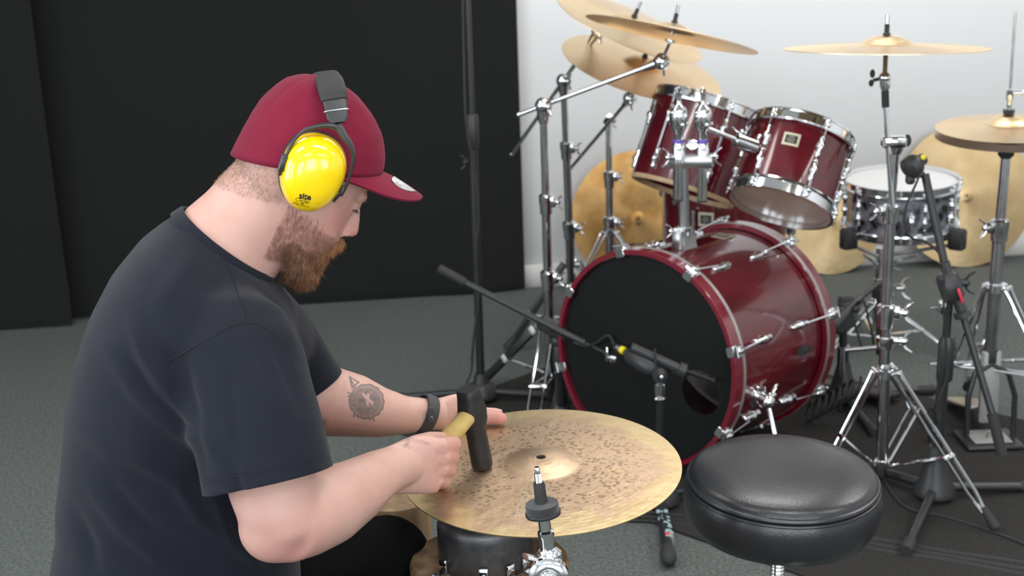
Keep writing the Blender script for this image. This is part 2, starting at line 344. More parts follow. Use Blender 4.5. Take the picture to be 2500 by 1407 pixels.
def drum(t, M, R, L, nl, a0=0., top=True, bot=True, shell=None, lug=(.06, .02, .016), two=True, hoop_h=.022, head=None, bothead=None, rods=True, edge=None, hr=.009):
    """M: origin at the top centre, z = upward axis"""
    b = MB(); th = .008
    b.ring([(R, -.006), (R, -L + .006), (R - th * .5, -L), (R - th, -L + .006), (R - th, -.006), (R - th * .5, 0)], 72, M); sh = obj('shell', b, shell or M_MAROON, t, sharp=30)
    if top:
        b = MB(); b.ring([(R + .002, -.012), (R + hr + .003, -.014), (R + hr + .004, -.01), (R + .005, -.008), (R + .005, hoop_h - .005), (R + hr, hoop_h - .003), (R + hr, hoop_h), (R + .0025, hoop_h)], 72, M); hp = obj('hoop', b, M_CHROME, t)
        b = MB(); b.lathe([(R + .001, -.006), (R + .001, .002), (R - .008, .004), (R * .5, .004), (.002, .004)], 64, M); obj('drumhead', b, head or M_HEAD, t)
    if bot:
        b = MB(); b.ring([(R + .002, -L + .012), (R + hr + .003, -L + .014), (R + hr + .004, -L + .01), (R + .005, -L + .008), (R + .005, -L - hoop_h + .005), (R + hr, -L - hoop_h + .003), (R + hr, -L - hoop_h), (R + .0025, -L - hoop_h)], 72, M); obj('hoop', b, M_CHROME, t, 'lower chrome hoop')
        b = MB(); b.lathe([(.002, -L - .004), (R * .5, -L - .004), (R - .008, -L - .004), (R + .001, -L - .002), (R + .001, -L + .006)], 64, M); obj('drumhead', b, bothead or M_HEADCLR, t)
    elif edge:
        b = MB(); b.ring([(R + .0008, -L + .002), (R - .002, -L - .004), (R - th - .003, -L - .004), (R - th - .003, -L + .01), (R - th + .001, -L + .012), (R + .0008, -L + .008)], 72, M); obj('bearing_edge', b, edge, t)
    LL, lw, lh = lug
    for i in range(nl):
        a = a0 + 2 * PI * i / nl
        for e in ((1, -1) if two else (0,)):
            if e == -1 and not bot: zc = -L + .055
            else: zc = {1: -.028 - LL / 2, -1: -L + .028 + LL / 2, 0: -L / 2}[e]
            Ml = M @ rotz(a) @ mv(R - .001, 0, zc)
            b = MB(); b.rings(lug_prof(LL, lw, lh), True, Ml, closed=True); g = obj('lug', b, M_CHROME, t, sharp=60)
            if rods:
                for ee in ((e,) if e else (1, -1)):
                    if ee == -1 and not bot: continue
                    z0 = zc + ee * LL / 2 * .9; z1 = (hoop_h * .3) if ee == 1 else (-L - hoop_h * .3)
                    q = MB(); q.tube(T(M @ rotz(a), [(R + .0085, 0, z0), (R + .0085, 0, z1)]), .0028, 8)
                    q.lathe([(.0045, -.004), (.006, -.002), (.006, .004), (.0035, .008)] if ee == 1 else [(.0035, -.008), (.006, -.004), (.006, .002), (.0045, .004)], 8, M @ rotz(a) @ mv(R + .0085, 0, z1))
                    q.box(.012, .016, .008, .002, M @ rotz(a) @ mv(R + .009, 0, z1 - ee * .008)); obj('tension_rod', q, M_CHROME, g)
    return sh
def badge(t, M, R, a, z, w=.04, h=.032, face=None):
    Mb = M @ rotz(a) @ mv(R + .0015, 0, z)
    def patch(name, w, h, o, m, par):
        v = []; f = []; k = 10
        for i in range(k + 1):
            an = (i / k - .5) * w / R
            for zz in (-h / 2, h / 2):
                for rr in (R + .0003, R + o): v.append((rr * math.cos(an) - R, rr * math.sin(an), zz))
        for i in range(k):
            q = i * 4; f += [(q + 1, q + 5, q + 7, q + 3), (q, q + 2, q + 6, q + 4), (q, q + 4, q + 5, q + 1), (q + 2, q + 3, q + 7, q + 6)]
        f += [(0, 1, 3, 2), (k * 4, k * 4 + 2, k * 4 + 3, k * 4 + 1)]
        bb = MB(); bb.add(v, f, M @ rotz(a) @ mv(R, 0, z)); return obj(name, bb, m, par, sharp=30)
    o = patch('badge', w, h, .0012, M_BADGE, t); patch('badge_panel', w * .72, h * .62, .0017, M_BADGEK, o)
    q = MB()
    for dz, ww in ((.006, .35), (.0, .5), (-.006, .42)): q.box(.0006, w * ww, .0012, .0002, M @ rotz(a) @ mv(R + .0019, 0, z + dz))
    obj('badge_lettering', q, M_BADGE, o)
# ------------------------------------------------------------------ bass drum
AZ = .76; BAX = nrm(V(math.sin(AZ), math.cos(AZ), -.02)); BC = V(.324, 3.271, .3025); BR = .285; BL = .467
t = thing('bass_drum', 'large glossy maroon bass drum with a black front head, lying on its side', 'drum', (.5, 3.45, 0))
MBD = frame(BC, -BAX, (0, 0, 1))      # z towards the audience, x up
SR = BR - .014
b = MB(); b.ring([(SR - .002, -.03), (SR - .002, -BL + .03), (SR - .01, -BL + .03), (SR - .01, -.03)], 96, MBD); obj('shell', b, M_MAROON, t, sharp=30)
for z0, z1, lab in ((0, -.046, 'front hoop'), (-BL, -BL + .046, 'rear hoop')):
    lo, hi = min(z0, z1), max(z0, z1)
    b = MB(); b.ring([(BR - .013, lo), (BR - .001, lo), (BR, lo + .001), (BR, hi - .001), (BR - .001, hi), (BR - .013, hi)], 96, MBD); h = obj('hoop', b, M_HOOPW, t, lab, 30)
    zz = z1 + (.008 if z1 < z0 else -.008); b = MB(); b.ring([(BR - .002, zz - .005), (BR + .0012, zz - .005), (BR + .0018, zz), (BR + .0012, zz + .005), (BR - .002, zz + .005)], 96, MBD); obj('inlay_stripe', b, M_SILVER, h)
# front head with a round port hole
hole = T(MBD, onplane(1731, 955, BC, BAX))[0]
hc = np.linalg.inv(MBD) @ np.append(onplane(1703, 963, BC, BAX), 1); hr = .056; n = 96
va = [(SR * math.cos(2 * PI * i / n), SR * math.sin(2 * PI * i / n), -.014) for i in range(n)]
ths = np.arctan2([v[1] - hc[1] for v in va], [v[0] - hc[0] for v in va])
vb = [(hc[0] + hr * math.cos(a), hc[1] + hr * math.sin(a), -.014) for a in ths]
vc = [(x, y, -.02) for x, y, z in vb]
b = MB(); b.add(va + vb + vc, [(i, (i + 1) % n, n + (i + 1) % n, n + i) for i in range(n)] + [(n + i, n + (i + 1) % n, 2 * n + (i + 1) % n, 2 * n + i) for i in range(n)], MBD); obj('front_head', b, M_HEADBLK, t, 'black front head with a round port hole', 30)
b = MB(); b.lathe([(.002, -BL + .02), (SR * .5, -BL + .02), (SR - .002, -BL + .02)], 64, MBD); obj('rear_head', b, M_HEAD, t)
for i in range(8):
    a = math.radians(15 + 45 * i)
    for e in (0, 1):
        zf = -.004 if e == 0 else -BL + .004; dz = -1 if e == 0 else 1
        Mr = MBD @ rotz(a)
        b = MB(); b.box(.014, .03, .03, .004, Mr @ mv(BR + .002, 0, zf + dz * .012)); b.box(.022, .026, .005, .002, Mr @ mv(BR - .008, 0, zf - dz * .004)); b.box(.01, .014, .026, .003, Mr @ mv(BR + .012, 0, zf + dz * .014))
        c = obj('hoop_claw', b, M_CHROME, t)
        b = MB(); b.tube(T(Mr, [(BR + .012, 0, zf - dz * .004), (SR + .012, 0, zf + dz * .12)]), .003, 8); b.tube(T(Mr, [(BR + .012, -.014, zf - dz * .006), (BR + .012, .014, zf - dz * .006)]), .0038, 8); obj('tension_rod', b, M_CHROME, c)
        b = MB(); b.rings(lug_prof(.075, .026, .02), True, Mr @ mv(SR - .003, 0, zf + dz * .145)); obj('lug', b, M_CHROME, t, sharp=60)
badge(t, MBD, SR - .002, math.radians(-3), -.33, .04, .05)
# spurs
for sg in (1, -1):
    if sg == 1: P = onplane(1862, 975, BC - BAX * -.13, BAX)
    else: P = T(MBD, (-.13, .25 , -.13))[0]
    d = nrm(P - (BC + BAX * .13)); P = BC + BAX * .13 + d * (SR + .02)
    b = MB(); M = frame(P, d, BAX); b.lathe([(.03, -.022), (.03, -.012), (.018, -.008), (.02, .012), (.012, .02)], 20, M); b.ball((0, 0, .012), .02, M)
    s = obj('spur_bracket', b, M_CHROME, t); wing(s, P + BAX * .03, BAX, 1.5)
    g = V(P[0] + d[0] * .06, P[1] + d[1] * .06 - .1, .014)
    pole('spur', t, P + d * .012, g, .0062); rubber_foot(t.children[-1], g, nrm(g - P), .01, .03)
# tom post on the shell
PB = at(1672, 610, 3.38); pt0 = PB.copy(); post_top = at(1667, 395, 3.36)
mnt = thing('tom_holder', 'chrome double tom holder post standing on top of the bass drum', 'drum hardware', tuple(PB))
M = frame(PB - V(0, 0, .02), (0, 0, 1), BAX)
b = MB(); b.box(.1, .07, .01, .004, M @ mv(0, 0, .006)); b.rings([np.array([(x * s, y * s, z) for x, y in [(.03, .02), (-.03, .02), (-.03, -.02), (.03, -.02)]]) for z, s in ((.01, 1.15), (.03, .9), (.07, .75), (.075, .6))], True, M); b.box(.018, .03, .05, .004, M @ mv(-.03, 0, .05)); obj('base_plate', b, M_STEEL, mnt)
clamp(mnt, PB + V(0, 0, .05), (0, 0, 1), .015, .03, (-1, -.3, 0))
pole('post', mnt, PB - V(0, 0, .0), post_top, .0135, M_STEEL)
b = MB(); cA, cB = at(1658, 392, 3.35), at(1716, 395, 3.34)
b.box(.115, .034, .034, .006, frame((cA + cB) / 2, (0, 0, 1), cB - cA)); obj('crossbar', b, M_STEEL, mnt)
for k, (px, lo) in enumerate(((1657, 485), (1716, 488))):
    q0, q1 = at(px, 352, 3.34), at(px - 2, lo, 3.35)
    b = MB(); b.tube([q1, q0], .0125, 16); dn = obj('drop_tube', b, M_CHROME, mnt)
    b = MB(); b.tube([q1 - (q0 - q1) * .03, q1], .0128, 16); obj('tube_cap', b, M_RUBBER, dn)
    b = MB(); M = frame(q0, (0, 0, 1)); b.lathe([(.0135, -.05), (.0165, -.048), (.0165, .0), (.0135, .004)], 20, M); obj('memory_lock', b, M_CHROME, mnt)
    b = MB(); b.lathe([(.0142, .001), (.0142, .008)], 20, M @ mv(0, 0, .003)); obj('purple_ring', b, M_PURPLE, mnt, 'purple plastic ring')
    b = MB(); b.lathe([(.011, .01), (.012, .03), (.017, .036), (.021, .045), (.022, .075), (.019, .088), (.008, .098), (.006, .108), (.002, .11)], 24, M)
    for a in range(5): b.ball((.021 * math.cos(a * 1.26), .021 * math.sin(a * 1.26), .05 + .03 * (a % 2)), .005, M)
    b.ball((0, 0, .118), .0055, M); obj('ball_joint', b, M_CHROME, mnt)
    wing(mnt, T(M, (0, 0, .112))[0], (0, 0, 1), 1.3)
    wing(mnt, T(M, ((-1, 1)[k] * .018, -.01, -.03))[0], ((-1, 1)[k], -.3, 0), 1.4)
cA = at(1690, 353, 3.33); b = MB(); b.lathe([(.002, -.005), (.012, -.004), (.015, 0), (.012, .004), (.002, .005)], 20, frame(cA, (0, -1, .2))); obj('drum_key_disc', b, M_CHROME, mnt)
# ------------------------------------------------------------------ toms
t = thing('tom_drum', 'smaller glossy maroon rack tom with badge and chrome hoops, on the right', 'drum', (.72, 3.43, .6))
cT, nT = V(.765, 3.481, .84), nrm(V(.345, .44, .829)); R1, L1 = .13, .215
MT = frame(cT, nT, (0, -1, 0)); MT2 = MT @ mv(0, 0, -.016)
def ang_to(M, px, py, Rr, L):   # angle on the drum whose surface line shows at px,py
    best = None; Mi = np.linalg.inv(M)
    for a in np.linspace(-PI, PI, 721):
        p = T(M, (Rr * math.cos(a), Rr * math.sin(a), -L))[0]; nn = M[:3, :3] @ V(math.cos(a), math.sin(a), 0)
        if np.dot(nn, p - CAM) > 0: continue
        d = p - CAM; z = d @ _f; x = W / 2 + FPX * (d @ _r) / z; y = H / 2 - FPX * (d @ _u) / z
        e = (x - px) ** 2 + .02 * (y - py) ** 2
        if best is None or e < best[0]: best = (e, a)
    return best[1]
a0 = ang_to(MT2, 1862, 390, R1, L1 * .5)
drum(t, MT2, R1, L1 - .032, 6, a0, lug=(.062, .022, .018), hoop_h=.018)
badge(t, MT2, R1, ang_to(MT2, 1932, 362, R1, .06), -.062, .042, .034)
# mounting bracket on the left flank
pb = T(MT2, (R1 * math.cos(a0 - .62), R1 * math.sin(a0 - .62), -.1))[0]; dd = MT2[:3, :3] @ V(math.cos(a0 - .62), math.sin(a0 - .62), 0)
pb2 = at(1822, 352, 3.36); M = frame(pb2, nrm(V(.7, .1, -.3)), (0, 0, 1)); b = MB(); b.lathe([(.012, -.034), (.02, -.03), (.02, .026), (.012, .03)], 20, M); b.box(.05, .05, .01, .004, frame(pb2 + V(.03, .045, -.01), dd, nT)); b.tube([pb2, pb2 + V(.03, .045, -.01)], .014, 12); o = obj('mount_bracket', b, M_CHROME, t); wing(o, pb2 + V(-.01, 0, .02), (-.1, 0, 1), 1.3)
mb = thing('support_arm', 'straight chrome L arm running into the right tom bracket', 'drum hardware', tuple(at(1750, 326, 3.33)))
pole('rod', mb, at(1722, 312, 3.33), pb2 + V(.012, 0, -.005), .0062)
t = thing('tom_drum', 'larger glossy maroon rack tom on the left, pale bare lower edge', 'drum', (.5, 3.7, .6))
cT, nT = V(.578, 3.817, .879), nrm(V(.338, .233, .912)); R2, L2 = .15, .261; MT = frame(cT, nT, (0, -1, 0)) @ mv(0, 0, -.018)
a0 = ang_to(MT, 1640, 260, R2, L2 * .2)
drum(t, MT, R2, L2 - .016, 6, a0, bot=False, edge=M_WOODEDGE, lug=(.062, .022, .018), hoop_h=.018)
# rods that run the full length between the two lugs
b = MB()
for i in range(6):
    a = a0 + 2 * PI * i / 6; b.tube(T(MT @ rotz(a), [(R2 + .0085, 0, -.06), (R2 + .0085, 0, -L2 + .05)]), .003, 8)
for q in range(1): o = obj('long_rods', b, M_CHROME, t); o['kind'] = 'stuff'
# floor tom behind
t = thing('floor_tom', 'dark maroon floor tom standing upright behind the bass drum', 'drum', (.70, 4.33, 0))
R3 = .2; MF = mv(.70, 4.33, .6); a0 = ang_to(MF, 1650, 560, R3, .2)
drum(t, MF, R3, .38, 8, a0, lug=(.07, .024, .018), two=True, hoop_h=.022)
badge(t, MF, R3, ang_to(MF, 1723, 516, R3, .1), -.13, .05, .045)
for i in range(3):
    a = a0 + .4 + 2 * PI * i / 3; p = V(.70 + (R3 + .018) * math.cos(a), 4.33 + (R3 + .018) * math.sin(a), 0)
    b = MB(); b.tube([p + V(0, 0, .5), p + V(0, 0, .012)], .006, 10); b.box(.03, .03, .05, .005, mv(*(p + V(0, 0, .4)))); o = obj('leg', b, M_CHROME, t); rubber_foot(o, p + V(0, 0, .001), (0, 0, -1), .012, .03)
# ------------------------------------------------------------------ snare drum in its basket
def pearl():
    m = mat('black_pearl_wrap', (.03, .03, .035), .2, .3, coat=1); nt = m.node_tree; b = nt.nodes['Principled BSDF']
    tc = nt.nodes.new('ShaderNodeTexCoord'); v = nt.nodes.new('ShaderNodeTexVoronoi'); v.feature = 'SMOOTH_F1'; v.inputs['Scale'].default_value = 26
    n = nt.nodes.new('ShaderNodeTexNoise'); n.inputs['Scale'].default_value = 18; n.inputs['Detail'].default_value = 3
    nt.links.new(tc.outputs['Object'], n.inputs['Vector']); vm = nt.nodes.new('ShaderNodeVectorMath'); vm.operation = 'MULTIPLY_ADD'; nt.links.new(n.outputs['Color'], vm.inputs[0]); vm.inputs[1].default_value = (.09, .09, .09); nt.links.new(tc.outputs['Object'], vm.inputs[2]); nt.links.new(vm.outputs[0], v.inputs['Vector'])
    r = nt.nodes.new('ShaderNodeValToRGB'); r.color_ramp.elements[0].color = (.008, .008, .01, 1); r.color_ramp.elements[1].color = (.32, .33, .38, 1); r.color_ramp.elements[0].position = .25; r.color_ramp.elements[1].position = .62
    nt.links.new(v.outputs['Distance'], r.inputs[0]); nt.links.new(r.outputs[0], b.inputs['Base Color']); return m
SN = V(1.246, 4.218, .577); nS = nrm(V(-.02, -.06, .998)); MS = frame(SN, nS, (0, -1, 0)) @ mv(0, 0, -.02)
t = thing('snare_drum', 'shallow snare drum wrapped in black pearl with a white head', 'drum', tuple(SN - nS * .18))
drum(t, MS, .171, .145, 10, .15, shell=pearl(), lug=(.05, .018, .014), two=True, hoop_h=.014, bothead=M_HEAD)
b = MB(); b.box(.02, .02, .055, .004, MS @ rotz(-.1) @ mv(.18, 0, -.09)); obj('snare_throw_off', b, M_CHROME, t)
st = thing('snare_stand', 'chrome snare stand with black rubber basket grips holding the snare', 'stand', (1.2, 4.22, 0))
BZ = SN[2] - .235; base = V(at(2140, 800, 4.22)[0], 4.22, 0)
for a in (200, 320, 80):
    a = math.radians(a); e = V(SN[0] + .19 * math.cos(a), SN[1] + .19 * math.sin(a), BZ + .045)
    b = MB(); b.tube([V(base[0], base[1], BZ - .03), e + V(0, 0, -.01), e + V(0, 0, .02)], .006, 8); b.tube([V(base[0], base[1], BZ - .06), (V(base[0], base[1], BZ - .06) + e) / 2 + V(0, 0, -.005)], .005, 8); o = obj('basket_arm', b, M_DCHROME, st)
    b = MB(); b.box(.05, .04, .065, .006, frame(e + V(math.cos(a) * .0, math.sin(a) * .0, .005), (0, 0, 1), (math.cos(a), math.sin(a), 0))); obj('rubber_grip', b, M_RUBBER, o)
pole('upper_tube', st, V(base[0], base[1], .2), V(base[0], base[1], BZ), .012)
pole('lower_tube', st, V(base[0], base[1], .03), V(base[0], base[1], .24), .0145)
clamp(st, V(base[0], base[1], .2), (0, 0, 1), .0145, .05, (1, -.4, 0), M_RUBBER)
wing(st, at(2165, 650, 4.18), (.8, -.3, .4), 1.8); wing(st, V(base[0] + .05, base[1] - .03, .215), (1, -.2, 0), 2.2)
tripod(st, base, .16, [(base[0] - .2, base[1] - .12), (base[0] + .22, base[1] - .1), (base[0], base[1] + .24)], .05, pr=.0145)
# ------------------------------------------------------------------ cymbals on stands
C1, n1 = V(.436, 3.558, 1.092), nrm(V(.25, .13, .97))
cy1, M1 = cymbal('crash_cymbal', C1, n1, .229, 'thin bronze crash cymbal in front, seen edge-on from below with a tall bell', None, bow=.05)
C2 = at(1538, 66, 3.95); cy2, M2 = cymbal('crash_cymbal', C2, nrm(V(.38, -.2, .9)), .225, 'steeply tilted bronze crash cymbal cut off by the top of the picture', None)
C3 = at(1566, 166, 4.05); cy3, M3 = cymbal('crash_cymbal', C3, nrm(V(.27, -.24, .93)), .245, 'pale bronze crash cymbal half hidden behind the larger left tom', None)
C4 = at(2163, 120, 3.12); cy4, M4 = cymbal('ride_cymbal', C4, nrm(V(.02, .035, 1)), .231, 'flat wide bronze ride cymbal high up on the right, almost edge-on', None, bow=.045)
def boom_stand(label, base, ptop, top_r, boomA, boomB, cM, feet, cl, ap=.34, jr=.023, tilt_off=.05, m=M_CHROME, mid=None, flat=(), lw=.02):
    """pole from base to ptop, boom rod from boomA (free end) to boomB (tilter)"""
    st = thing('cymbal_stand', label, 'stand', (base[0], base[1], 0))
    P0 = V(base[0], base[1], .03); d = nrm(ptop - P0)
    hs = [0] + cl + [1]; rs = [.0145, .0125, .0105, .009]
    for i in range(len(hs) - 1):
        pole('tube', st, P0 + (ptop - P0) * hs[i], P0 + (ptop - P0) * hs[i + 1], rs[min(i, 3)], M_DCHROME if i == 0 else m)
    for i, h in enumerate(cl): clamp(st, P0 + (ptop - P0) * h, d, rs[min(i, 3)], .06, (.9, -.45, 0), m, 1.2)
    b = MB(); b.ball(ptop, jr, n=20, m=12); b.lathe([(jr * .55, -.05), (jr * .75, -.03), (jr * .8, -.01)], 16, frame(ptop, d)); bd = nrm(boomB - boomA)
    q = ptop + bd * np.dot(boomA - ptop, bd) * 0
    b.lathe([(.006, -.022), (.013, -.02), (.013, .02), (.006, .022)], 16, frame(q, bd)); o = obj('boom_joint', b, m, st); wing(o, ptop + V(.012, -.018, 0), (.3, -1, 0), 1.3)
    pole('boom_arm', st, boomA, boomB, .0062, m)
    b = MB(); b.ball(boomA, .0078, n=10, m=6); obj('boom_end_cap', b, m, st)
    rest = T(cM, (0, 0, -.02))[0]
    b = MB(); b.ball(boomB, .0225); b.tube([boomB, boomB + nrm(boomB - boomA) * -.055], [.016, .009], 14); o = obj('tilter', b, m, st); wing(o, boomB + V(.0, -.015, -.01), (.2, -1, -.3), 1.1)
    b = MB(); b.tube([boomB, rest], .0045, 10); b.lathe([(.006, -.002), (.014, 0), (.014, .006)], 14, frame(T(cM, (0, 0, -.018))[0], cM[:3, 2])); obj('tilter_rod', b, m, st)
    tripod(st, base, ap, feet, ap * .38, lw, pr=.0145, flat=flat)
    return st
J1 = at(1326, 258, 3.72); base1 = V(at(1346, 960, 3.76)[0], 3.78, 0)
B1 = at(1615, 150, 3.6); A1 = J1 + (J1 - B1) * .215
boom_stand('front left chrome boom stand leaning its arm out to the front crash', base1, J1, .01, A1, B1, M1, [(atz(1180, 940, 0)[0], atz(1180, 940, 0)[1]), (base1[0] - .07, base1[1] - .29), (base1[0] + .23, base1[1] + .16)], [.42, .68], ap=.26, flat=(0,), lw=.036)
J2 = at(1376, 197, 4.2); base2 = V(at(1400, 800, 4.32)[0], 4.32, 0)
B2 = at(1462, 75, 4.08); A2 = J2 + (J2 - B2) * 1.62
B2b = T(M2, (0, 0, -.05))[0]
boom_stand('rear left chrome boom stand holding the steep top crash cymbal', base2, J2, .01, A2, B2, M2, [(atz(1240, 862, 0)[0], atz(1240, 862, 0)[1]), (base2[0] + .12, base2[1] - .3), (base2[0] + .2, base2[1] + .2)], [.45, .75], ap=.3, flat=(0,))
J3 = at(1486, 292, 4.5); base3 = V(at(1490, 700, 4.5)[0], 4.5, 0)
B3 = at(1538, 240, 4.2); A3 = at(1394, 410, 4.75)
boom_stand('slim chrome boom stand standing behind the front drums below the pale crash', base3, J3, .01, A3, B3, M3, [(base3[0] - .22, base3[1] - .15), (base3[0] + .05, base3[1] + .26), (base3[0] + .24, base3[1] - .12)], [.5, .72], ap=.36, jr=.013)
# ride stand
Y4 = 3.1; pb = at(2152, 1180, Y4); pb[2] = .04
st = thing('cymbal_stand', 'tall chrome stand with a long thin tube carrying the ride cymbal', 'stand', (pb[0], Y4, 0))
hd = at(2189, 345, Y4); c1_ = at(2174, 520, Y4); c2_ = at(2163, 770, Y4)
dn = nrm(hd - c2_)
pole('lower_tube', st, pb, c2_, .0145, M_DCHROME); pole('middle_tube', st, c2_, c1_, .0125, M_DCHROME); pole('upper_tube', st, c1_, hd, .0095, M_DCHROME)
clamp(st, c2_, dn, .0145, .06, (1, -.2, 0), None, 1.6); clamp(st, at(2161, 835, Y4), dn, .015, .03, (1, -.2, 0), None, 1.6); clamp(st, c1_, dn, .0125, .045, (-1, -.2, 0), None, 1.2)
b = MB(); b.box(.055, .032, .026, .005, frame(hd + V(-.008, -.006, .0), (0, 0, 1))); b.lathe([(.016, -.004), (.016, -.02), (.011, -.03)], 16, frame(hd, (0, 0, 1))); o = obj('clamp_head', b, M_CHROME, st); b = MB(); b.ball(at(2216, 343, Y4), (.008, .012, .014)); b.tube([hd, at(2216, 343, Y4)], .006); obj('wing_nut', b, M_RUBBER, o)
tl = at(2160, 190, Y4 - .01); rA = at(2178, 505, Y4 - .022); rB = at(2162, 262, Y4 - .012)
pole('boom_tube', st, rA, rB, .006, M_CHROME); pole('boom_neck', st, rB, tl, .0085, M_RUBBER)
b = MB(); b.ball(tl, .014); b.lathe([(.008, -.03), (.012, -.022), (.012, -.006)], 14, frame(tl, nrm(tl - rB))); o = obj('tilter', b, M_CHROME, st)
b = MB(); b.tube([tl, at(2132, 196, Y4)], .004); b.ball(at(2130, 180, Y4), (.006, .005, .01)); b.ball(at(2127, 203, Y4), (.006, .005, .008)); obj('wing_nut', b, M_RUBBER, o)
b = MB(); b.tube([tl, T(M4, (0, 0, -.005))[0]], .006, 12); b.lathe([(.006, -.005), (.014, -.003), (.014, .004)], 14, M4 @ mv(0, 0, -.004)); obj('tilter_rod', b, M_CHROME, st)
fL = atz(1990, 1190, .02); fR = atz(2430, 1285, .02); fB = V(pb[0] + .22, pb[1] + .3, .02)
tripod(st, pb, at(2165, 905, Y4)[2], [(fL[0], fL[1]), (fR[0], fR[1]), (fB[0], fB[1])], .07, w=.026, r=.0042, pr=.0145)
# ------------------------------------------------------------------ hi-hat
HC, HN = V(1.275, 3.419, .842), nrm(V(-.02, -.06, .998))
hs = thing('hi_hat_stand', 'chrome hi-hat stand with footboard and a long pull rod', 'stand', (1.28, 3.4, 0))
hb = V(at(2415, 900, 3.42)[0], 3.42, .03)
MHH = frame(HC, HN)
ct, _ = cymbal('hi_hat_cymbal', HC, HN, .178, 'upper bronze hi-hat cymbal, tipped open with its bell up', None, bell=.3, bellh=.12, bow=.07, topper=False)
cbm, _ = cymbal('hi_hat_cymbal', HC - HN * .022, -nrm(HN + V(.01, 0, 0)), .178, 'lower hi-hat cymbal turned upside down under its pair', None, bell=.3, bellh=.13, bow=.05, topper=False, m=cymbal_mat('bronze_dull', (.5, .36, .24), (.42, .3, .2), .35))
cp = HC - HN * .055
pull_top = at(2479, 28, 3.42)
pole('pull_rod', hs, HC - HN * .02, pull_top, .0035, M_DCHROME)
b = MB(); M = MHH @ mv(0, 0, .04); b.lathe([(.013, .0), (.013, .012), (.007, .014), (.006, .03), (.009, .034), (.009, .058), (.004, .06)], 18, M); o = obj('clutch', b, M_CHROME, hs)
b = MB(); b.lathe([(.014, -.003), (.015, .008), (.01, .009)], 16, M); obj('felt', b, M_FELT, o)
b = MB(); b.tube([T(M, (0, 0, .05))[0], T(M, (.035, -.005, .05))[0]], .0045); obj('clutch_screw', b, M_CHROME, o); wing(o, T(M, (.03, -.005, .05))[0], (1, -.2, 0), 1.2)
b = MB(); b.lathe([(.012, -.075), (.02, -.066), (.021, -.045), (.028, -.04), (.03, -.028), (.01, -.026)], 24, MHH @ mv(0, 0, -.004)); obj('seat_cup', b, M_RUBBER, hs)
cz = at(2440, 560, 3.42); up = MHH[:3, 3] - HN * .07
pole('upper_tube', hs, cz, up, .0125, M_DCHROME); pole('lower_tube', hs, V(hb[0], hb[1], .12), cz, .0165, M_DCHROME)
clamp(hs, cz, (0, 0, 1), .0165, .06, (-1, -.3, 0), M_DCHROME, 1.4)
b = MB(); b.lathe([(.02, -.02), (.023, -.016), (.023, .014), (.02, .018)], 20, frame(at(2417, 868, 3.42), (0, 0, 1))); obj('lower_collar', b, M_RUBBER, hs)
az = at(2432, 702, 3.42)
b = MB(); b.lathe([(.018, -.012), (.028, -.01), (.028, .01), (.018, .012)], 20, frame(az, (0, 0, 1))); obj('leg_collar', b, M_CHROME, hs)
for ex, ey in ((2262, 1040), (2640, 1100)):
    e = atz(ex, ey, .02); A = az + nrm(V(e[0] - az[0], e[1] - az[1], 0)) * .03; strip_leg(hs, A, e, .03, .0045, at(2417, 900, 3.42))
e = V(hb[0] + .06, hb[1] + .33, .02); strip_leg(hs, az + V(.0, .03, 0), e, .03, .0045, at(2417, 900, 3.42))
b = MB(); fp = V(hb[0], hb[1] - .0, 0)
b.box(.05, .02, .2, .004, mv(hb[0], hb[1] - .01, .15)); obj('frame_post', b, M_GREY, hs)
b = MB(); A = [V(hb[0] - .062, hb[1] - .035, .02), V(hb[0] - .062, hb[1] - .03, .13), V(hb[0] - .045, hb[1] - .02, .19), V(hb[0], hb[1] - .015, .215), V(hb[0] + .045, hb[1] - .02, .19), V(hb[0] + .062, hb[1] - .03, .13), V(hb[0] + .062, hb[1] - .035, .02)]
b.tube(A, .008, 8); obj('arched_frame', b, M_BLACKM, hs)
b = MB(); b.box(.15, .13, .012, .003, mv(hb[0] - .01, hb[1] - .05, .014)); o = obj('base_plate', b, M_BLACKM, hs); b = MB(); b.box(.1, .09, .004, .002, mv(hb[0] - .01, hb[1] - .05, .023)); obj('plate_pad', b, M_GREY, o)
b = MB(); b.box(.085, .24, .01, .004, frame(V(hb[0], hb[1] + .14, .05), (0, .25, 1))); b.lathe([(.002, 0), (.008, .002), (.008, .02), (.002, .024)], 12, mv(hb[0] - .01, hb[1] - .06, .022)); obj('footboard', b, M_STEEL, hs)
b = MB(); b.tube([V(hb[0] - .16, hb[1], .215), V(hb[0] + .3, hb[1] + .02, .215)], .005, 8); obj('cross_rod', b, M_CHROME, hs)
# ------------------------------------------------------------------ loose cymbals leaning on the wall
def leaning(px, py, Rr, label, m, tilt=.2, bell=.2):
    Yc = 5.15
    for _ in range(6):
        p = at(px, py, Yc); Yc = wally(p[0]) - .03 - math.sin(tilt) * Rr - .01
    p = at(px, py, Yc); n = nrm(V(math.sin(ang) * 1, -math.cos(tilt), math.sin(tilt)))
    low = p[2] - Rr * math.cos(tilt)
    t, M = cymbal('leaning_cymbal', p, n, Rr, label, 'loose cymbals leaning on the back wall', bell=.1, bow=.03, bellh=.012, m=m, topper=False); return low
l1 = leaning(1557, 534, .262, 'brown-gold unlathed cymbal leaning on the wall between the left stands', M_CYMBROWN)
l2 = leaning(2028, 538, .215, 'small bright cymbal leaning on the wall, seen between bass drum and snare', M_CYMPALE)
l3 = leaning(2357, 478, .285, 'largest pale cymbal leaning on the wall behind the hi-hat stand', M_CYMPALE)
print('leaning lows', l1, l2, l3)
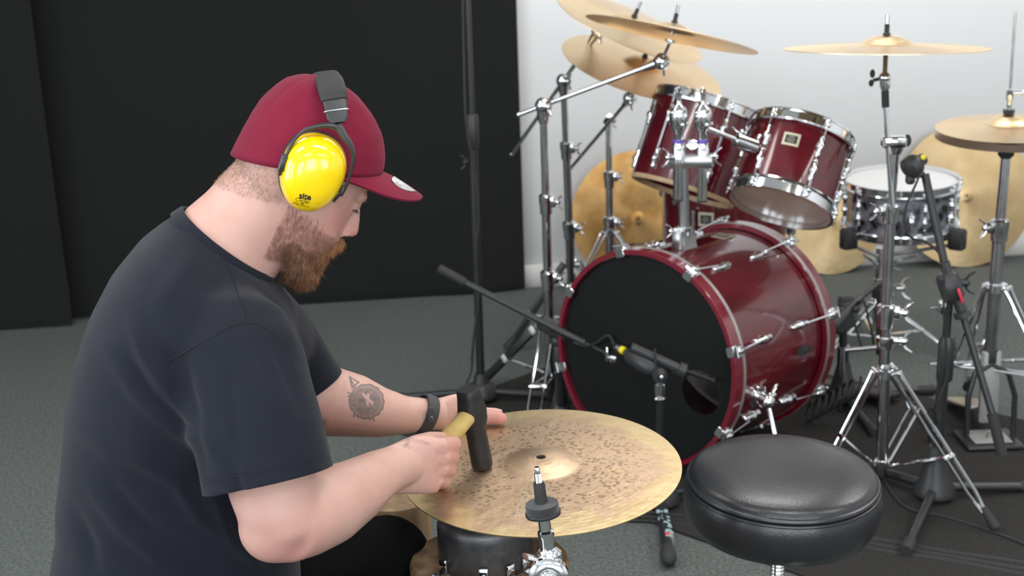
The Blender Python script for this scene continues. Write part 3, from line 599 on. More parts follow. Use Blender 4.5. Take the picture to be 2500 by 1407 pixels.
# ================================================================== MICROPHONES
def cable(name, pts, r, label, par=None, group=None, m=None, sub=6):
    P = [np.asarray(p, float) for p in pts]; P = [2 * P[0] - P[1]] + P + [2 * P[-1] - P[-2]]; out = []
    for i in range(1, len(P) - 2):
        for k in range(sub):
            t = k / sub; a, b_, c, d = P[i - 1], P[i], P[i + 1], P[i + 2]
            out.append(.5 * (2 * b_ + (c - a) * t + (2 * a - 5 * b_ + 4 * c - d) * t * t + (-a + 3 * b_ - 3 * c + d) * t ** 3))
    out.append(P[-2]); b = MB(); b.tube(out, r, 6); o = obj(name, b, m or M_RUBBER, par)
    if par is None: tag(o, label, 'cable', group)
    return o
def flat_base(st, c, feet, r=.011, hub=.1):
    b = MB(); b.lathe([(.05, .018), (.05, .03), (.036, .055), (.024, hub), (.017, hub + .03)], 24, mv(c[0], c[1], 0)); h = obj('hub', b, M_PLASTIC, st)
    for fx, fy in feet:
        b = MB(); e = V(fx, fy, .016); A = V(c[0], c[1], .034); d = nrm(e - A); b.tube([A + d * .03, e], r, 12); o = obj('leg', b, M_BLACKM, st)
        q = MB(); q.lathe([(r * .9, -.055), (r * 1.25, -.045), (r * 1.45, -.005), (r * 1.2, .006)], 14, frame(e, d)); obj('rubber_foot', q, M_RUBBER, o)
def tube(name, st, p, q, r, m, n=16): b = MB(); b.tube([p, q], r, n); return obj(name, b, m, st)
# M1: tall stand in front of the drapes
Y1 = 3.84; c = V(at(1176, 985, Y1)[0], Y1, 0)
st = thing('microphone_stand', 'tall thin black stand with a cable clipped to it, in front of the black drape', 'microphone stand', c)
m0, m1, m2 = V(c[0], c[1], .06), at(1153, 300, Y1), at(1139, -60, Y1)
tube('lower_tube', st, m0, m1, .0125, M_BLACKM); tube('upper_tube', st, m1, m2, .0085, M_BLACKM)
b = MB(); b.lathe([(.014, -.05), (.017, -.045), (.017, .045), (.014, .05)], 18, frame(at(1154, 322, Y1), m1 - m0)); obj('height_clutch', b, M_PLASTIC, st)
wing(st, at(1143, 395, Y1), (-1, -.3, 0), 1.2, M_PLASTIC)
flat_base(st, c, [(c[0] - .28, c[1] + .015), (c[0] + .3, c[1] - .04), (c[0] - .05, c[1] - .3)], .011, .06)
cable('cable', [at(1128, -60, Y1 - .02), at(1132, 120, Y1 - .02), at(1138, 300, Y1 - .03), at(1160, 420, Y1 - .02), at(1168, 540, Y1 - .02), at(1160, 620, Y1 - .025), at(1168, 720, Y1 - .02), at(1156, 830, Y1 - .03), at(1152, 900, Y1 - .02), V(c[0] - .03, c[1] - .08, .01), V(c[0] + .3, c[1] - .2, .012)], .0035, 'thin black cable running down the tall thin stand by the drape')
# M2: boom in front of the bass drum's left side
Y2 = 3.5; c = V(at(1372, 1000, Y2)[0], Y2 + .05, 0)
st = thing('microphone_stand', 'black boom stand whose arm slants from upper left to the bass drum head', 'microphone stand', c)
tp = at(1352, 812, Y2); tube('lower_tube', st, V(c[0], c[1], .06), at(1370, 905, Y2), .0165, M_BLACKM); tube('upper_tube', st, at(1370, 905, Y2), tp, .0125, M_BLACKM)
b = MB(); b.lathe([(.018, -.012), (.02, -.008), (.02, .008), (.018, .012)], 20, frame(at(1370, 893, Y2), (0, 0, 1))); obj('collar_ring', b, M_STEEL, st)
b = MB(); b.lathe([(.017, -.045), (.019, -.04), (.019, .03), (.014, .038)], 18, frame(at(1366, 862, Y2), (0, 0, 1))); obj('height_clutch', b, M_PLASTIC, st)
e0, e1, e2, e3 = at(1072, 655, 3.62), at(1135, 690, 3.6), at(1345, 797, Y2 - .03), at(1490, 868, 3.36)
tube('counterweight_grip', st, e0, e1, .0125, M_RUBBER); tube('boom_arm', st, e1, e2, .0085, M_BLACKM); tube('boom_arm', st, e2, at(1430, 838, 3.42), .0105, M_BLACKM); tube('boom_tip', st, at(1430, 838, 3.42), e3, .006, M_BLACKM)
b = MB(); b.box(.1, .03, .04, .01, frame(at(1352, 803, Y2 - .01), nrm(np.cross(e2 - e1, (0, -1, 0))), e2 - e1)); b.ball(at(1362, 832, Y2), .022); obj('boom_joint', b, M_PLASTIC, st)
flat_base(st, c, [(c[0] - .3, c[1] + .1), (c[0] + .2, c[1] + .22), (c[0] + .08, c[1] - .25)], .012)
b = MB(); M = frame(at(1482, 865, 3.36), (0, 0, 1), (0, -1, 0)); b.box(.012, .008, .04, .002, M @ mv(0, 0, 0)); b.box(.018, .05, .02, .004, M @ mv(.004, .03, -.012)); b.box(.012, .008, .036, .002, M @ mv(0, .055, -.016)); obj('clip_screw', b, M_CHROME, st)
mc = thing('microphone', 'dark bulky microphone with a silver and yellow plug, at the end of the long boom', 'microphone', tuple(at(1560, 890, 3.3)))
k0, k1 = at(1508, 848, 3.32), at(1600, 905, 3.22); d = nrm(k1 - k0); M = frame(k0, d)
b = MB(); b.lathe([(.005, -.012), (.0085, -.006), (.0095, .012)], 16, M); obj('plug', b, M_CHROME, mc)
b = MB(); b.lathe([(.0098, .012), (.0105, .014), (.0105, .024), (.0095, .026)], 16, M); obj('yellow_ring', b, M_YELLOWTAPE, mc, 'yellow ring on the plug')
b = MB(); b.lathe([(.009, .03), (.016, .04), (.024, .055), (.026, .09), (.024, .125), (.014, .14), (.002, .142)], 20, M); obj('body', b, M_PLASTIC, mc)
cable('cable', [k0 - d * .012, k0 - d * .035 + V(0, 0, .016), at(1455, 838, 3.37), at(1432, 845, 3.41), at(1400, 836, 3.43)], .0032, 'short black cable looping to the silver and yellow plug')
# M3: low stand right in front of the port hole
Y3 = 3.0; c = V(at(1613, 1225, Y3)[0], Y3 + .04, 0)
st = thing('microphone_stand', 'short black stand before the bass drum head, with a lettered leg', 'microphone stand', c)
tp = at(1612, 925, Y3); tube('lower_tube', st, V(c[0], c[1], .06), at(1612, 985, Y3), .0095, M_BLACKM); tube('upper_tube', st, at(1612, 985, Y3), tp, .0075, M_BLACKM)
b = MB(); b.lathe([(.013, -.004), (.0165, 0), (.013, .004)], 20, frame(at(1610, 972, Y3), (0, 0, 1))); b.lathe([(.009, .0), (.0135, .006), (.0135, .03), (.009, .034)], 20, frame(at(1611, 968, Y3), (0, 0, 1))); obj('height_clutch', b, M_DCHROME, st)
a0_, a1_, a2_ = at(1541, 848, 3.0), at(1664, 903, 2.99), at(1742, 931, 3.03)
tube('counterweight_grip', st, a0_, a1_, .0115, M_PLASTIC); tube('boom_arm', st, a1_, a2_, .005, M_BLACKM)
b = MB(); b.ball(at(1612, 915, Y3), (.02, .018, .024)); b.lathe([(.008, -.01), (.017, -.008), (.017, .008), (.008, .01)], 16, frame(at(1664, 903, 2.99), a1_ - a0_)); obj('boom_joint', b, M_PLASTIC, st)
b = MB(); b.ball(at(1615, 921, Y3 - .02), .0055); obj('joint_screw', b, M_CHROME, st)
b = MB(); b.tube([at(1599, 852, Y3 - .02), at(1602, 925, Y3 - .02)], .0028); obj('locking_lever', b, M_PLASTIC, st)
fe = atz(1633, 1366, .02); lA = V(c[0], c[1], .04); dd = nrm(fe - lA)
flat_base(st, c, [(c[0] - .22, c[1] + .12), (c[0] + .24, c[1] + .1)], .009, .08)
b = MB(); b.tube([lA + dd * .03, fe], .0125, 14); lg = obj('leg', b, M_BLACKM, st, 'leg with pale lettering and a red dot')
b = MB(); b.lathe([(.013, -.05), (.0165, -.035), (.0185, -.004), (.013, .012), (.004, .018)], 16, frame(fe, dd)); obj('rubber_foot', b, M_RUBBER, lg)
def text_mesh(txt, size, ext=0.0, bold=.0, sp=1.0):
    cu = bpy.data.curves.new('text', 'FONT'); cu.body = txt; cu.size = size; cu.extrude = ext; cu.offset = bold; cu.align_x = 'CENTER'; cu.align_y = 'CENTER'; cu.space_character = sp; cu.resolution_u = 3
    o = bpy.data.objects.new('text', cu); COL.objects.link(o); dg = bpy.context.evaluated_depsgraph_get(); dg.update()
    me = bpy.data.meshes.new_from_object(o.evaluated_get(dg)); bpy.data.objects.remove(o); bpy.data.curves.remove(cu)
    v = np.array([x.co[:] for x in me.vertices]); f = [tuple(p.vertices) for p in me.polygons]; bpy.data.meshes.remove(me); return v, f
rd = lambda x, y: onplane(x, y, lA, np.cross(dd, nrm(np.cross(dd, CAM - lA))))
upn = nrm(np.cross(dd, np.cross(CAM - fe, dd)))
for i, ch in enumerate('DUCS'):
    v, f = text_mesh(ch, .034, .0006, .0022); P = rd(1616 + i * 4.2, 1256 + i * 17); M = frame(P + upn * .012, upn, dd); v[:, 2] -= (v[:, 1] / .0125) ** 2 * .006
    q = MB(); q.add(v, f, M); obj('letter', q, M_TEAL, lg, sharp=20)
P = rd(1631, 1316); q = MB(); q.lathe([(.0128, -.009), (.0134, -.008), (.0134, .008), (.0128, .009)], 16, frame(P, dd)); o = obj('tape_band', q, M_GREY, lg)
q = MB(); q.ball(P + upn * .0135, (.006, .006, .002), None, 10, 6); obj('red_dot', q, M_REDTAPE, o)
cable('cable', [at(1640, 908, 3.03), at(1665, 916, 3.02), at(1695, 908, 3.02), at(1720, 925, 3.06), BC + T(MBD, (0, 0, 0))[0] * 0 + (onplane(1722, 950, BC, BAX) - BC) + BAX * .1, onplane(1745, 990, BC, BAX) + BAX * .12], .003, 'thin black cable going into the port hole of the bass drum')
# M5: short stand right of the bass drum
Y5 = 3.72; c = V(at(2056, 990, Y5)[0], Y5, 0)
st = thing('microphone_stand', 'short black boom stand beside the bass drum with a thick grip on its arm', 'microphone stand', c)
tp = at(2058, 790, Y5); tube('lower_tube', st, V(c[0], c[1], .06), at(2058, 850, Y5), .0165, M_BLACKM); tube('upper_tube', st, at(2058, 850, Y5), tp, .012, M_BLACKM)
b = MB(); b.lathe([(.018, -.004), (.0195, 0), (.018, .004)], 20, frame(at(2059, 847, Y5), (0, 0, 1))); obj('collar_ring', b, M_STEEL, st)
g0, g1, g2, g3 = at(1955, 860, 3.3), at(2035, 798, 3.62), at(2100, 728, 3.72), at(2150, 688, 3.8)
tube('counterweight_grip', st, g0, g1, .0115, M_RUBBER); tube('boom_arm', st, g1, g2, .014, M_PLASTIC); tube('boom_arm', st, g2, g3, .008, M_BLACKM)
b = MB(); b.box(.075, .05, .06, .012, frame(at(2055, 785, Y5 - .03), (0, -1, 0), (1, 0, .5))); b.ball(at(2060, 770, Y5 - .03), .028); b.ball(at(2070, 748, Y5 - .02), (.03, .02, .018)); obj('boom_joint', b, M_PLASTIC, st)
wing(st, at(2082, 752, Y5 - .04), (.5, -1, 0), 1.8, M_PLASTIC)
flat_base(st, c, [(c[0] - .2, c[1] + .2), (c[0] + .28, c[1] + .05), (c[0] + .02, c[1] - .28)], .011)
mc = thing('microphone', 'slim dark microphone with a yellow-ringed plug under the snare drum', 'microphone', tuple(at(2150, 690, 3.8)))
k0, k1 = at(2147, 842, 3.8), at(2150, 780, 3.8); M = frame(k0, k1 - k0); b = MB(); b.lathe([(.008, -.03), (.01, -.025), (.01, -.008)], 14, M); obj('plug', b, M_PLASTIC, mc)
b = MB(); b.lathe([(.0105, -.008), (.0115, -.006), (.0115, .02), (.0105, .022)], 14, M); obj('yellow_ring', b, M_YELLOWTAPE, mc, 'yellow ring on the plug')
b = MB(); b.lathe([(.009, .022), (.0115, .03), (.0125, .1), (.015, .12), (.015, .16), (.008, .17)], 16, M); obj('body', b, M_PLASTIC, mc)
cable('cable', [at(2147, 850, 3.79), at(2135, 846, 3.76), at(2126, 800, 3.72), at(2112, 745, 3.7), at(2106, 728, 3.7)], .0035, 'thin black cable drooping from the short boom to the yellow-ringed plug')
# M4: right microphone stand
Y6 = 3.02; c = V(at(2287, 1160, Y6)[0], Y6 + .01, 0); 
st = thing('microphone_stand', 'black stand at the right whose long boom crosses down to the hi-hat pedal', 'microphone stand', c)
tp = at(2318, 720, Y6); cl1 = at(2306, 880, Y6)
tube('lower_tube', st, V(c[0], c[1], .08), cl1, .0135, M_BLACKM); tube('upper_tube', st, cl1, tp, .0095, M_BLACKM)
b = MB(); b.lathe([(.015, -.055), (.019, -.05), (.02, .04), (.014, .055)], 20, frame(at(2309, 876, Y6), tp - cl1)); obj('height_clutch', b, M_PLASTIC, st)
h0, h1, h2, h3 = at(2447, 1112, 2.9), at(2350, 765, 3.0), at(2305, 640, 3.02), at(2258, 425, 3.08)
hk = at(2422, 1010, 2.925)
tube('counterweight_grip', st, h0, hk, .0125, M_RUBBER); tube('boom_arm', st, hk, h1, .0085, M_BLACKM); tube('boom_arm', st, h1, h2, .0125, M_PLASTIC); tube('boom_arm', st, h2, h3, .0095, M_BLACKM)
b = MB(); b.box(.05, .035, .07, .01, frame(at(2320, 700, Y6 - .01), h2 - h1)); b.lathe([(.014, -.008), (.02, -.006), (.02, .006), (.014, .008)], 18, frame(at(2350, 768, 2.99), h2 - h1)); obj('boom_joint', b, M_PLASTIC, st)
wing(st, at(2345, 690, Y6), (1, -.2, 0), 1.6, M_PLASTIC); b = MB(); b.tube([at(2312, 752, Y6), at(2272, 752, Y6)], .0022); b.box(.02, .02, .03, .004, mv(*at(2300, 750, Y6 - .012))); obj('height_screw', b, M_DCHROME, st)
b = MB(); b.box(.003, .01, .035, .001, frame(at(2345, 722, 2.985), h1 - h2, (1, -1, 0))); obj('red_sticker', b, M_REDTAPE, st)
f1 = atz(2212, 1340, .02); f2 = atz(2540, 1185, .02); f3 = atz(2060, 1120, .02)
flat_base(st, c, [(f1[0], f1[1]), (f2[0], f2[1]), (f3[0], f3[1])], .0115, .11)
mc = thing('microphone', 'small black microphone with a yellow mark, aimed down at the snare head', 'microphone', tuple(at(2230, 400, 3.05)))
k0, k1 = at(2250, 390, 3.06), at(2218, 412, 3.04); M = frame(k0, k1 - k0)
b = MB(); b.lathe([(.008, -.01), (.013, -.006), (.016, .01), (.024, .018), (.026, .03), (.024, .045), (.012, .052), (.002, .053)], 20, M); obj('body', b, M_PLASTIC, mc)
b = MB(); b.lathe([(.002, 0), (.006, .001), (.006, .006), (.002, .007)], 10, frame(at(2253, 383, 3.04), (0, -1, 0))); obj('yellow_mark', b, M_YELLOWTAPE, mc)
b = MB(); b.box(.02, .02, .022, .005, mv(*at(2222, 438, 3.05))); b.tube([at(2222, 430, 3.05), at(2252, 425, 3.08)], .008); obj('clip', b, M_PLASTIC, mc)
cable('cable', [at(2252, 392, 3.03), at(2240, 440, 3.03), at(2214, 500, 3.0), at(2208, 545, 3.0), at(2225, 580, 3.0), at(2262, 592, 3.0), at(2296, 625, 3.0), at(2305, 680, 2.98), at(2304, 760, 2.98), at(2310, 850, 2.99), at(2312, 920, 2.99), at(2290, 980, 2.99)], .003, 'thin black cable hanging from the microphone down the right stand')
# cables on the floor
cable('cable', [atz(2120, 1110, .008), atz(2200, 1230, .01), atz(2300, 1260, .008), atz(2400, 1290, .008), atz(2520, 1335, .01)], .0035, 'black floor cable curving past the foot of the ride stand')
for i, (a, lab) in enumerate(((0, 'upper'), (14, 'middle'), (26, 'lower'))):
    cable('cable', [atz(1500, 1243 + a, .006), atz(1640, 1256 + a * .8, .006), atz(1800, 1278 + a, .006), atz(2000, 1300 + a * .5, .006), atz(2150, 1318 + a, .006), atz(2300, 1345 + a * .8, .006), atz(2540, 1380 + a * 1.2, .006)], .0042, f'black cable lying on the rug under the padded seat, {lab} of three')
b = MB(); a = np.linspace(0, 7 * 2 * PI, 120); c0 = atz(1985, 1040, .03); b.tube([V(c0[0] + .0011 * k * 1.0 + .028 * math.cos(x) * .4, c0[1] + .06 + .028 * math.sin(x), .045 + .0006 * k + .03 * math.cos(x)) for k, x in enumerate(a)], .004, 6); o = obj('coiled_cable', b, M_RUBBER); tag(o, 'coiled black cord lying behind the bass drum by the pedal', 'cable')
# kick pedal behind the bass drum
kp = thing('kick_pedal', 'dark kick pedal standing behind the bass drum', 'pedal', tuple(atz(2090, 1010, 0)))
p = atz(2090, 1015, 0) + V(.02, .1, 0); b = MB(); b.box(.1, .28, .014, .004, frame(p + V(0, .05, .03), (.1, .15, 1), BAX)); obj('footboard', b, M_IRON, kp)
b = MB(); b.tube([p + V(-.06, -.08, .01), p + V(-.06, -.08, .2)], .008); b.tube([p + V(.06, -.06, .01), p + V(.06, -.06, .2)], .008); b.tube([p + V(-.06, -.08, .19), p + V(.06, -.06, .19)], .006); obj('frame', b, M_DCHROME, kp)
b = MB(); b.tube([p + V(0, -.07, .19), p + V(-.03, -.02, .3)], .004); b.lathe([(.002, -.02), (.02, -.018), (.024, 0), (.02, .02), (.002, .022)], 14, frame(p + V(-.035, -.01, .31), (1, .3, 0))); obj('beater', b, M_FELT, kp)
# ================================================================== FOREGROUND : stool, raw cymbal, anvil, stand
TC, TN = V(.461, 2.188, .439), nrm(V(.02, -.05, .999)); MTh = frame(TC, TN)
st = thing('drum_stool', 'round black vinyl drum stool with a padded domed top, in front of the kit', 'stool', (.461, 2.188, 0))
b = MB(); b.lathe([(.155, -.012), (.163, -.004), (.161, .004), (.15, .012), (.11, .02), (.06, .024), (.003, .025)], 80, MTh); obj('seat', b, M_LEATHER, st)
b = MB(); b.ring([(.162 + .005 * math.cos(a), -.006 + .005 * math.sin(a)) for a in np.linspace(0, 2 * PI, 9)[:-1]], 96, MTh); b.ring([(.1655 + .003 * math.cos(a), -.014 + .003 * math.sin(a)) for a in np.linspace(0, 2 * PI, 9)[:-1]], 96, MTh); obj('piping', b, M_LEATHER, st)
b = MB(); b.lathe([(.1, -.098), (.14, -.098), (.157, -.09), (.168, -.07), (.172, -.045), (.169, -.022), (.163, -.012), (.15, -.01)], 80, MTh); obj('side_band', b, M_LEATHER, st)
b = MB(); b.ring([(.018 + .004 * math.cos(a), .004 * math.sin(a)) for a in np.linspace(0, 2 * PI, 9)[:-1]], 24, frame(T(MTh, (.17 * math.cos(.05), .17 * math.sin(.05), -.05))[0], (1, .05, 0)) @ np.diag([1, 1.0, .5, 1])); obj('vent_ring', b, M_LEATHER, st)
b = MB(); pc = at(1905, 1400, 2.19); 
prof = []
for k in range(24): prof += [(.0115, -.1 - k * .007), (.013, -.1 - k * .007 - .0035)]
b.lathe([(r, z) for r, z in reversed(prof)], 18, MTh); obj('threaded_post', b, M_CHROME, st)
b = MB(); b.tube([T(MTh, (0, 0, -.26))[0], V(.461, 2.188, .06)], .016, 18); obj('lower_tube', b, M_CHROME, st)
b = MB(); b.lathe([(.045, -.112), (.05, -.108), (.05, -.1), (.02, -.098)], 24, MTh); obj('seat_flange', b, M_BLACKM, st)
tripod(st, V(.461, 2.188, 0), .17, [(.461 + .22 * math.cos(a), 2.188 + .22 * math.sin(a)) for a in (.9, 3.0, 5.1)], .06, pr=.016)
# raw cymbal being hammered
HCn = nrm(V(-.015, -.07, .997)); HCc = V(.036, 1.938, .578)
def rawpt(x, y, up=0): return onplane(x, y, HCc + HCn * up, HCn)
hc_, HM = cymbal('raw_cymbal', HCc - HCn * .006, HCn, .215, 'large spotted raw bronze cymbal that the seated man is hammering', None, bell=.26, bellh=.05, bow=.03, m=M_CYMRAW, topper=False, x=(1, -.2, 0), th=.0018, hole=True)
# scribed guide lines on it (scratches cut by the maker)
M_SCR = mat('bright_scratch', (.75, .66, .5), .35, .9)
Mi = np.linalg.inv(HM)
def rz(r): return .215 * .03 * (1 - max(0, (r / .215 - .2) / .8) ** 1.7) + .00195
def bell_z(r):
    rb = .056; k = [(0, .08), (rb * .25, .08), (rb * .55, .07), (rb * .85, .0475), (rb, .032), (rb * 1.08, .0296)]
    if r >= k[-1][0]: return rz(r)
    for (a, za), (c_, zc) in zip(k, k[1:]):
        if a <= r <= c_: return .215 * (za + (zc - za) * (r - a) / (c_ - a)) + .002
b = MB(); rg = np.random.default_rng(5)
def scr(p0, p1, w, jit):
    a0, a1 = (Mi @ np.append(rawpt(*p0), 1))[:2], (Mi @ np.append(rawpt(*p1), 1))[:2]; n = 26; d = nrm(np.append(a1 - a0, 0))[:2]; s = V(-d[1], d[0]); off = np.cumsum(rg.normal(0, jit, n + 1)); off -= np.linspace(0, off[-1], n + 1); v = []
    for i in range(n + 1):
        q = a0 + (a1 - a0) * i / n + s * off[i]
        for g in (-1, 1): x = q + s * g * w / 2 * (.5 + rg.random() * .8); v.append((x[0], x[1], bell_z(np.hypot(*x)) + .0001))
    b.add(v, [(2 * i, 2 * i + 2, 2 * i + 3, 2 * i + 1) for i in range(n)], HM)
for p in (((1372, 998), (1350, 1040)), ((1366, 998), (1335, 1062)), ((1350, 1035), (1322, 1082)), ((1303, 1165), (1262, 1278)), ((1296, 1165), (1255, 1275)), ((1292, 1210), (1260, 1298)), ((1398, 1117), (1520, 1128)), ((1500, 1127), (1640, 1150)), ((1098, 1118), (1160, 1112))): scr(p[0], p[1], .0011, .0006)
o = obj('scribed_lines', b, M_SCR, hc_, 'pale scratched guide lines'); o['kind'] = 'stuff'
# anvil on a log
A0 = at(1185, 1335, 1.86); ac = V(A0[0], 1.86, 0); at_z = onplane(1185, 1255, HCc, HCn)[2]
lp = thing('log_stump', 'pale wooden log stump holding the steel anvil', 'log', (ac[0], ac[1], 0))
ztop = at_z - .03; AR = .0715; 
zl = ztop - .078
def logmesh(cx, cy, r, z0, z1, seed, flat=False):
    a = np.linspace(0, 2 * PI, 48, endpoint=False); rr = np.array([r * (1 + .05 * noise.noise(Vector((math.cos(x) * 1.5 + seed, math.sin(x) * 1.5, 0))) + .012 * noise.noise(Vector((math.cos(x) * 9, math.sin(x) * 9, seed)))) for x in a])
    return [np.stack([cx + rr * k * np.cos(a), cy + rr * k * np.sin(a), np.full(48, z)], 1) for z, k in ((z0, 1.03), (z0 + (z1 - z0) * .5, 1), (z1 - .006, 1), (z1, .97))]
b = MB(); b.rings(logmesh(ac[0] + .005, ac[1] + .01, .118, 0, zl, 2)); obj('trunk', b, M_LOG, lp)
an = thing('anvil', 'squat cylindrical dark steel anvil under the raw cymbal', 'anvil', (ac[0], ac[1], zl))
MA = frame(V(ac[0], ac[1], ztop), nrm(HCn * .9 + V(0, -.03, 1)))
b = MB(); b.lathe([(AR * .97, -.1), (AR * 1.0, -.095), (AR, -.018), (AR * .985, -.01), (AR * .95, -.004), (AR * .86, .002), (AR * .5, .009), (.002, .011)], 64, MA); obj('body', b, M_ANVIL, an)
b = MB(); b.lathe([(AR * 1.005, -.095), (AR * 1.02, -.092), (AR * 1.02, -.082), (AR * 1.005, -.079)], 64, MA); obj('clamp_band', b, M_CHROME, an)
for a, tw in ((math.radians(212), .4), (math.radians(325), -.3), (math.radians(268), 0), (math.radians(300), .2)):
    c0 = V(ac[0] + AR * 1.02 * math.cos(a), ac[1] + AR * 1.02 * math.sin(a), zl); M = frame(c0, (0, 0, 1), (math.cos(a + tw), math.sin(a + tw), 0)); b = MB()
    b.box(.035, .014, .003, .001, M @ mv(.016, 0, .0035)); b.box(.003, .014, .022, .001, M @ mv(.001, 0, .012)); br = obj('bracket', b, M_CHROME, lp)
    b = MB(); b.lathe([(.0055, 0), (.0055, .002), (.003, .0035), (.001, .0036)], 12, M @ mv(.022, 0, .005)); obj('screw', b, M_STEEL, br)
lp2 = thing('log_stump', 'second golden wooden stump half hidden between the man\'s knee and the cymbal', 'log', tuple(at(985, 1270, 2.16) * V(1, 1, 0)))
c2 = at(985, 1240, 2.16); b = MB(); b.rings(logmesh(c2[0] - .02, c2[1] + .02, .065, 0, c2[2] + .012, 7)); obj('trunk', b, M_LOG, lp2)
# cymbal stand top in the foreground
st = thing('cymbal_stand', 'empty cymbal stand in the near foreground, only its felt and threaded tip standing', 'stand', (0, 0, 0))
YF = 1.46; tip, f1_, f2_, n1_, kn = at(1310, 1141, YF), at(1316, 1200, YF), at(1325, 1248, YF), at(1338, 1340, YF), at(1328, 1385, YF)
ax = nrm(tip - n1_); pxm = np.linalg.norm(at(1310, 1200, YF) - at(1311, 1200, YF))
M = frame(tip, ax); b = MB(); L = np.linalg.norm(tip - f1_)
pr = [(.001, 0), (.0028, -.0003), (.0035, -.0015)]; z = -.003
b.lathe([(.0034, -.008), (.0034, -.001), (.0028, 0), (.001, .0001)], 16, M); 
th = [(.0044 if k % 2 else .0037, -.008 - k * .0007) for k in range(26)]
b.lathe(list(reversed(th)), 16, M); obj('threaded_tip', b, M_CHROME, st)
l1_ = np.linalg.norm(tip - at(1317, 1178, YF)); l2_ = np.linalg.norm(tip - at(1325, 1216, YF)); l3_ = np.linalg.norm(tip - at(1329, 1250, YF)); l4_ = np.linalg.norm(tip - at(1336, 1305, YF)); l5_ = np.linalg.norm(tip - at(1341, 1345, YF))
b = MB(); b.lathe([(.0078, -l2_ - .004), (.0071, -l2_ + .003), (.0068, -l1_ - .002), (.006, -l1_), (.0045, -l1_)], 24, M); obj('plastic_sleeve', b, M_RUBBER, st)
b = MB(); b.lathe([(.006, -l3_), (.0195, -l3_ + .001), (.0198, -l2_ - .008), (.019, -l2_ - .0065), (.006, -l2_ - .006)], 48, M); obj('felt_washer', b, M_FELT, st)
b = MB(); b.lathe([(.005, -l3_ - .004), (.0208, -l3_ - .003), (.0212, -l3_ + .0), (.0205, -l3_ + .001), (.006, -l3_ + .0015)], 48, M); obj('metal_cup', b, M_BLACKM, st)
b = MB(); b.lathe([(.0088, -l5_), (.0088, -l4_ - .004), (.0098, -l4_ - .002), (.0098, -l4_ + .004), (.0072, -l4_ + .006), (.0072, -l3_ - .004)], 28, M); obj('rod', b, M_CHROME, st)
K = T(M, (0, 0, -l5_ - .014))[0]
b = MB(); b.lathe([(.0105, -l5_ - .012), (.0125, -l5_ - .008), (.0125, -l5_ + .0), (.0105, -l5_ + .003)], 28, M); b.box(.03, .026, .04, .008, M @ mv(0, 0, -l5_ - .016)); o = obj('tilter', b, M_CHROME, st)
Kd = frame(K + V(-.002, -.012, -.012), nrm(V(-.05, -1, .1))); b = MB(); b.lathe([(.02, -.006), (.0235, -.004), (.0235, .008), (.02, .011), (.015, .012), (.0135, .0095)], 40, Kd); b.ball((0, 0, .009), (.011, .011, .007), Kd); obj('tilter_wheel', b, M_CHROME, st)
b = MB(); q0 = K + V(-.01, -.002, .002); q1 = at(1283, 1368, YF - .01); b.tube([q0, (q0 + q1) / 2 + V(0, 0, .003), q1 + V(0, 0, .004)], [.006, .007, .0085], 12, sq=.45); obj('wing_lever', b, M_CHROME, st)
pg = V(K[0] + .02, K[1] + .04, 0); b = MB(); b.tube([K + V(.002, .005, -.03), V(pg[0], pg[1], .04)], .0095, 18); obj('tube', b, M_CHROME, st)
tripod(st, pg, .22, [(pg[0] + .24 * math.cos(a), pg[1] + .24 * math.sin(a)) for a in (.2, 2.6, 4.7)], .08, pr=.0095)
# ================================================================== THE MAN
FA = math.radians(11); FD = V(math.cos(FA), math.sin(FA), 0); RT = V(math.sin(FA), -math.cos(FA), 0)
P0 = CAM + ray(730, 450) * 1.80
def pp(x, y, s=0.): return onplane(x, y, P0 + RT * s, RT)
O3 = pp(760, 450); E3 = nrm(pp(760 + 91, 450 + 42) - O3); D3 = nrm(np.cross(RT, E3)); D3 = D3 * np.sign(np.dot(D3, pp(720, 540) - O3))
KP = np.linalg.norm(pp(860, 450) - O3) / 100
def hp(f, g, s=0.): return O3 + KP * (f * E3 + g * D3 + s * RT)
def px_of(P): d = np.atleast_2d(P) - CAM; z = d @ _f; return np.stack([W / 2 + FPX * (d @ _r) / z, H / 2 - FPX * (d @ _u) / z], 1)
def sect(c, u, w, a, b_, n=40, p=2.2, egg=0.):
    t = np.linspace(0, 2 * PI, n, endpoint=False); ct, s_ = np.cos(t), np.sin(t)
    x = np.sign(ct) * np.abs(ct) ** (2 / p) * a; y = np.sign(s_) * np.abs(s_) ** (2 / p) * b_ * (1 - egg * ct)
    return c + np.outer(x, u) + np.outer(y, w)
def tobvh(v, f): return BVHTree.FromPolygons([Vector(x) for x in v], [tuple(q) for q in f])
def cast(bv, x, y):
    r_ = nrm(ray(x, y)); h = bv.ray_cast(Vector(CAM), Vector(r_)); 
    return (np.array(h[0]), np.array(h[1])) if h[0] is not None else None
def solid(name, b, voxel, smooth=6, fac=.5):
    """union of overlapping closed shapes grown into one continuous skin"""
    me = b.mesh(name); o = bpy.data.objects.new(name, me); COL.objects.link(o)
    md = o.modifiers.new('r', 'REMESH'); md.mode = 'VOXEL'; md.voxel_size = voxel; md.use_smooth_shade = True
    if smooth: ms = o.modifiers.new('s', 'SMOOTH'); ms.iterations = smooth; ms.factor = fac
    dg = bpy.context.evaluated_depsgraph_get(); dg.update(); m2 = bpy.data.meshes.new_from_object(o.evaluated_get(dg)); bpy.data.objects.remove(o); bpy.data.meshes.remove(me)
    m2.name = name; return m2
def getv(me): a = np.empty(len(me.vertices) * 3); me.vertices.foreach_get('co', a); return a.reshape(-1, 3)
def setv(me, v): me.vertices.foreach_set('co', np.ascontiguousarray(v).ravel()); me.update()
def getn(me): a = np.empty(len(me.vertices) * 3); me.vertices.foreach_get('normal', a); return a.reshape(-1, 3)
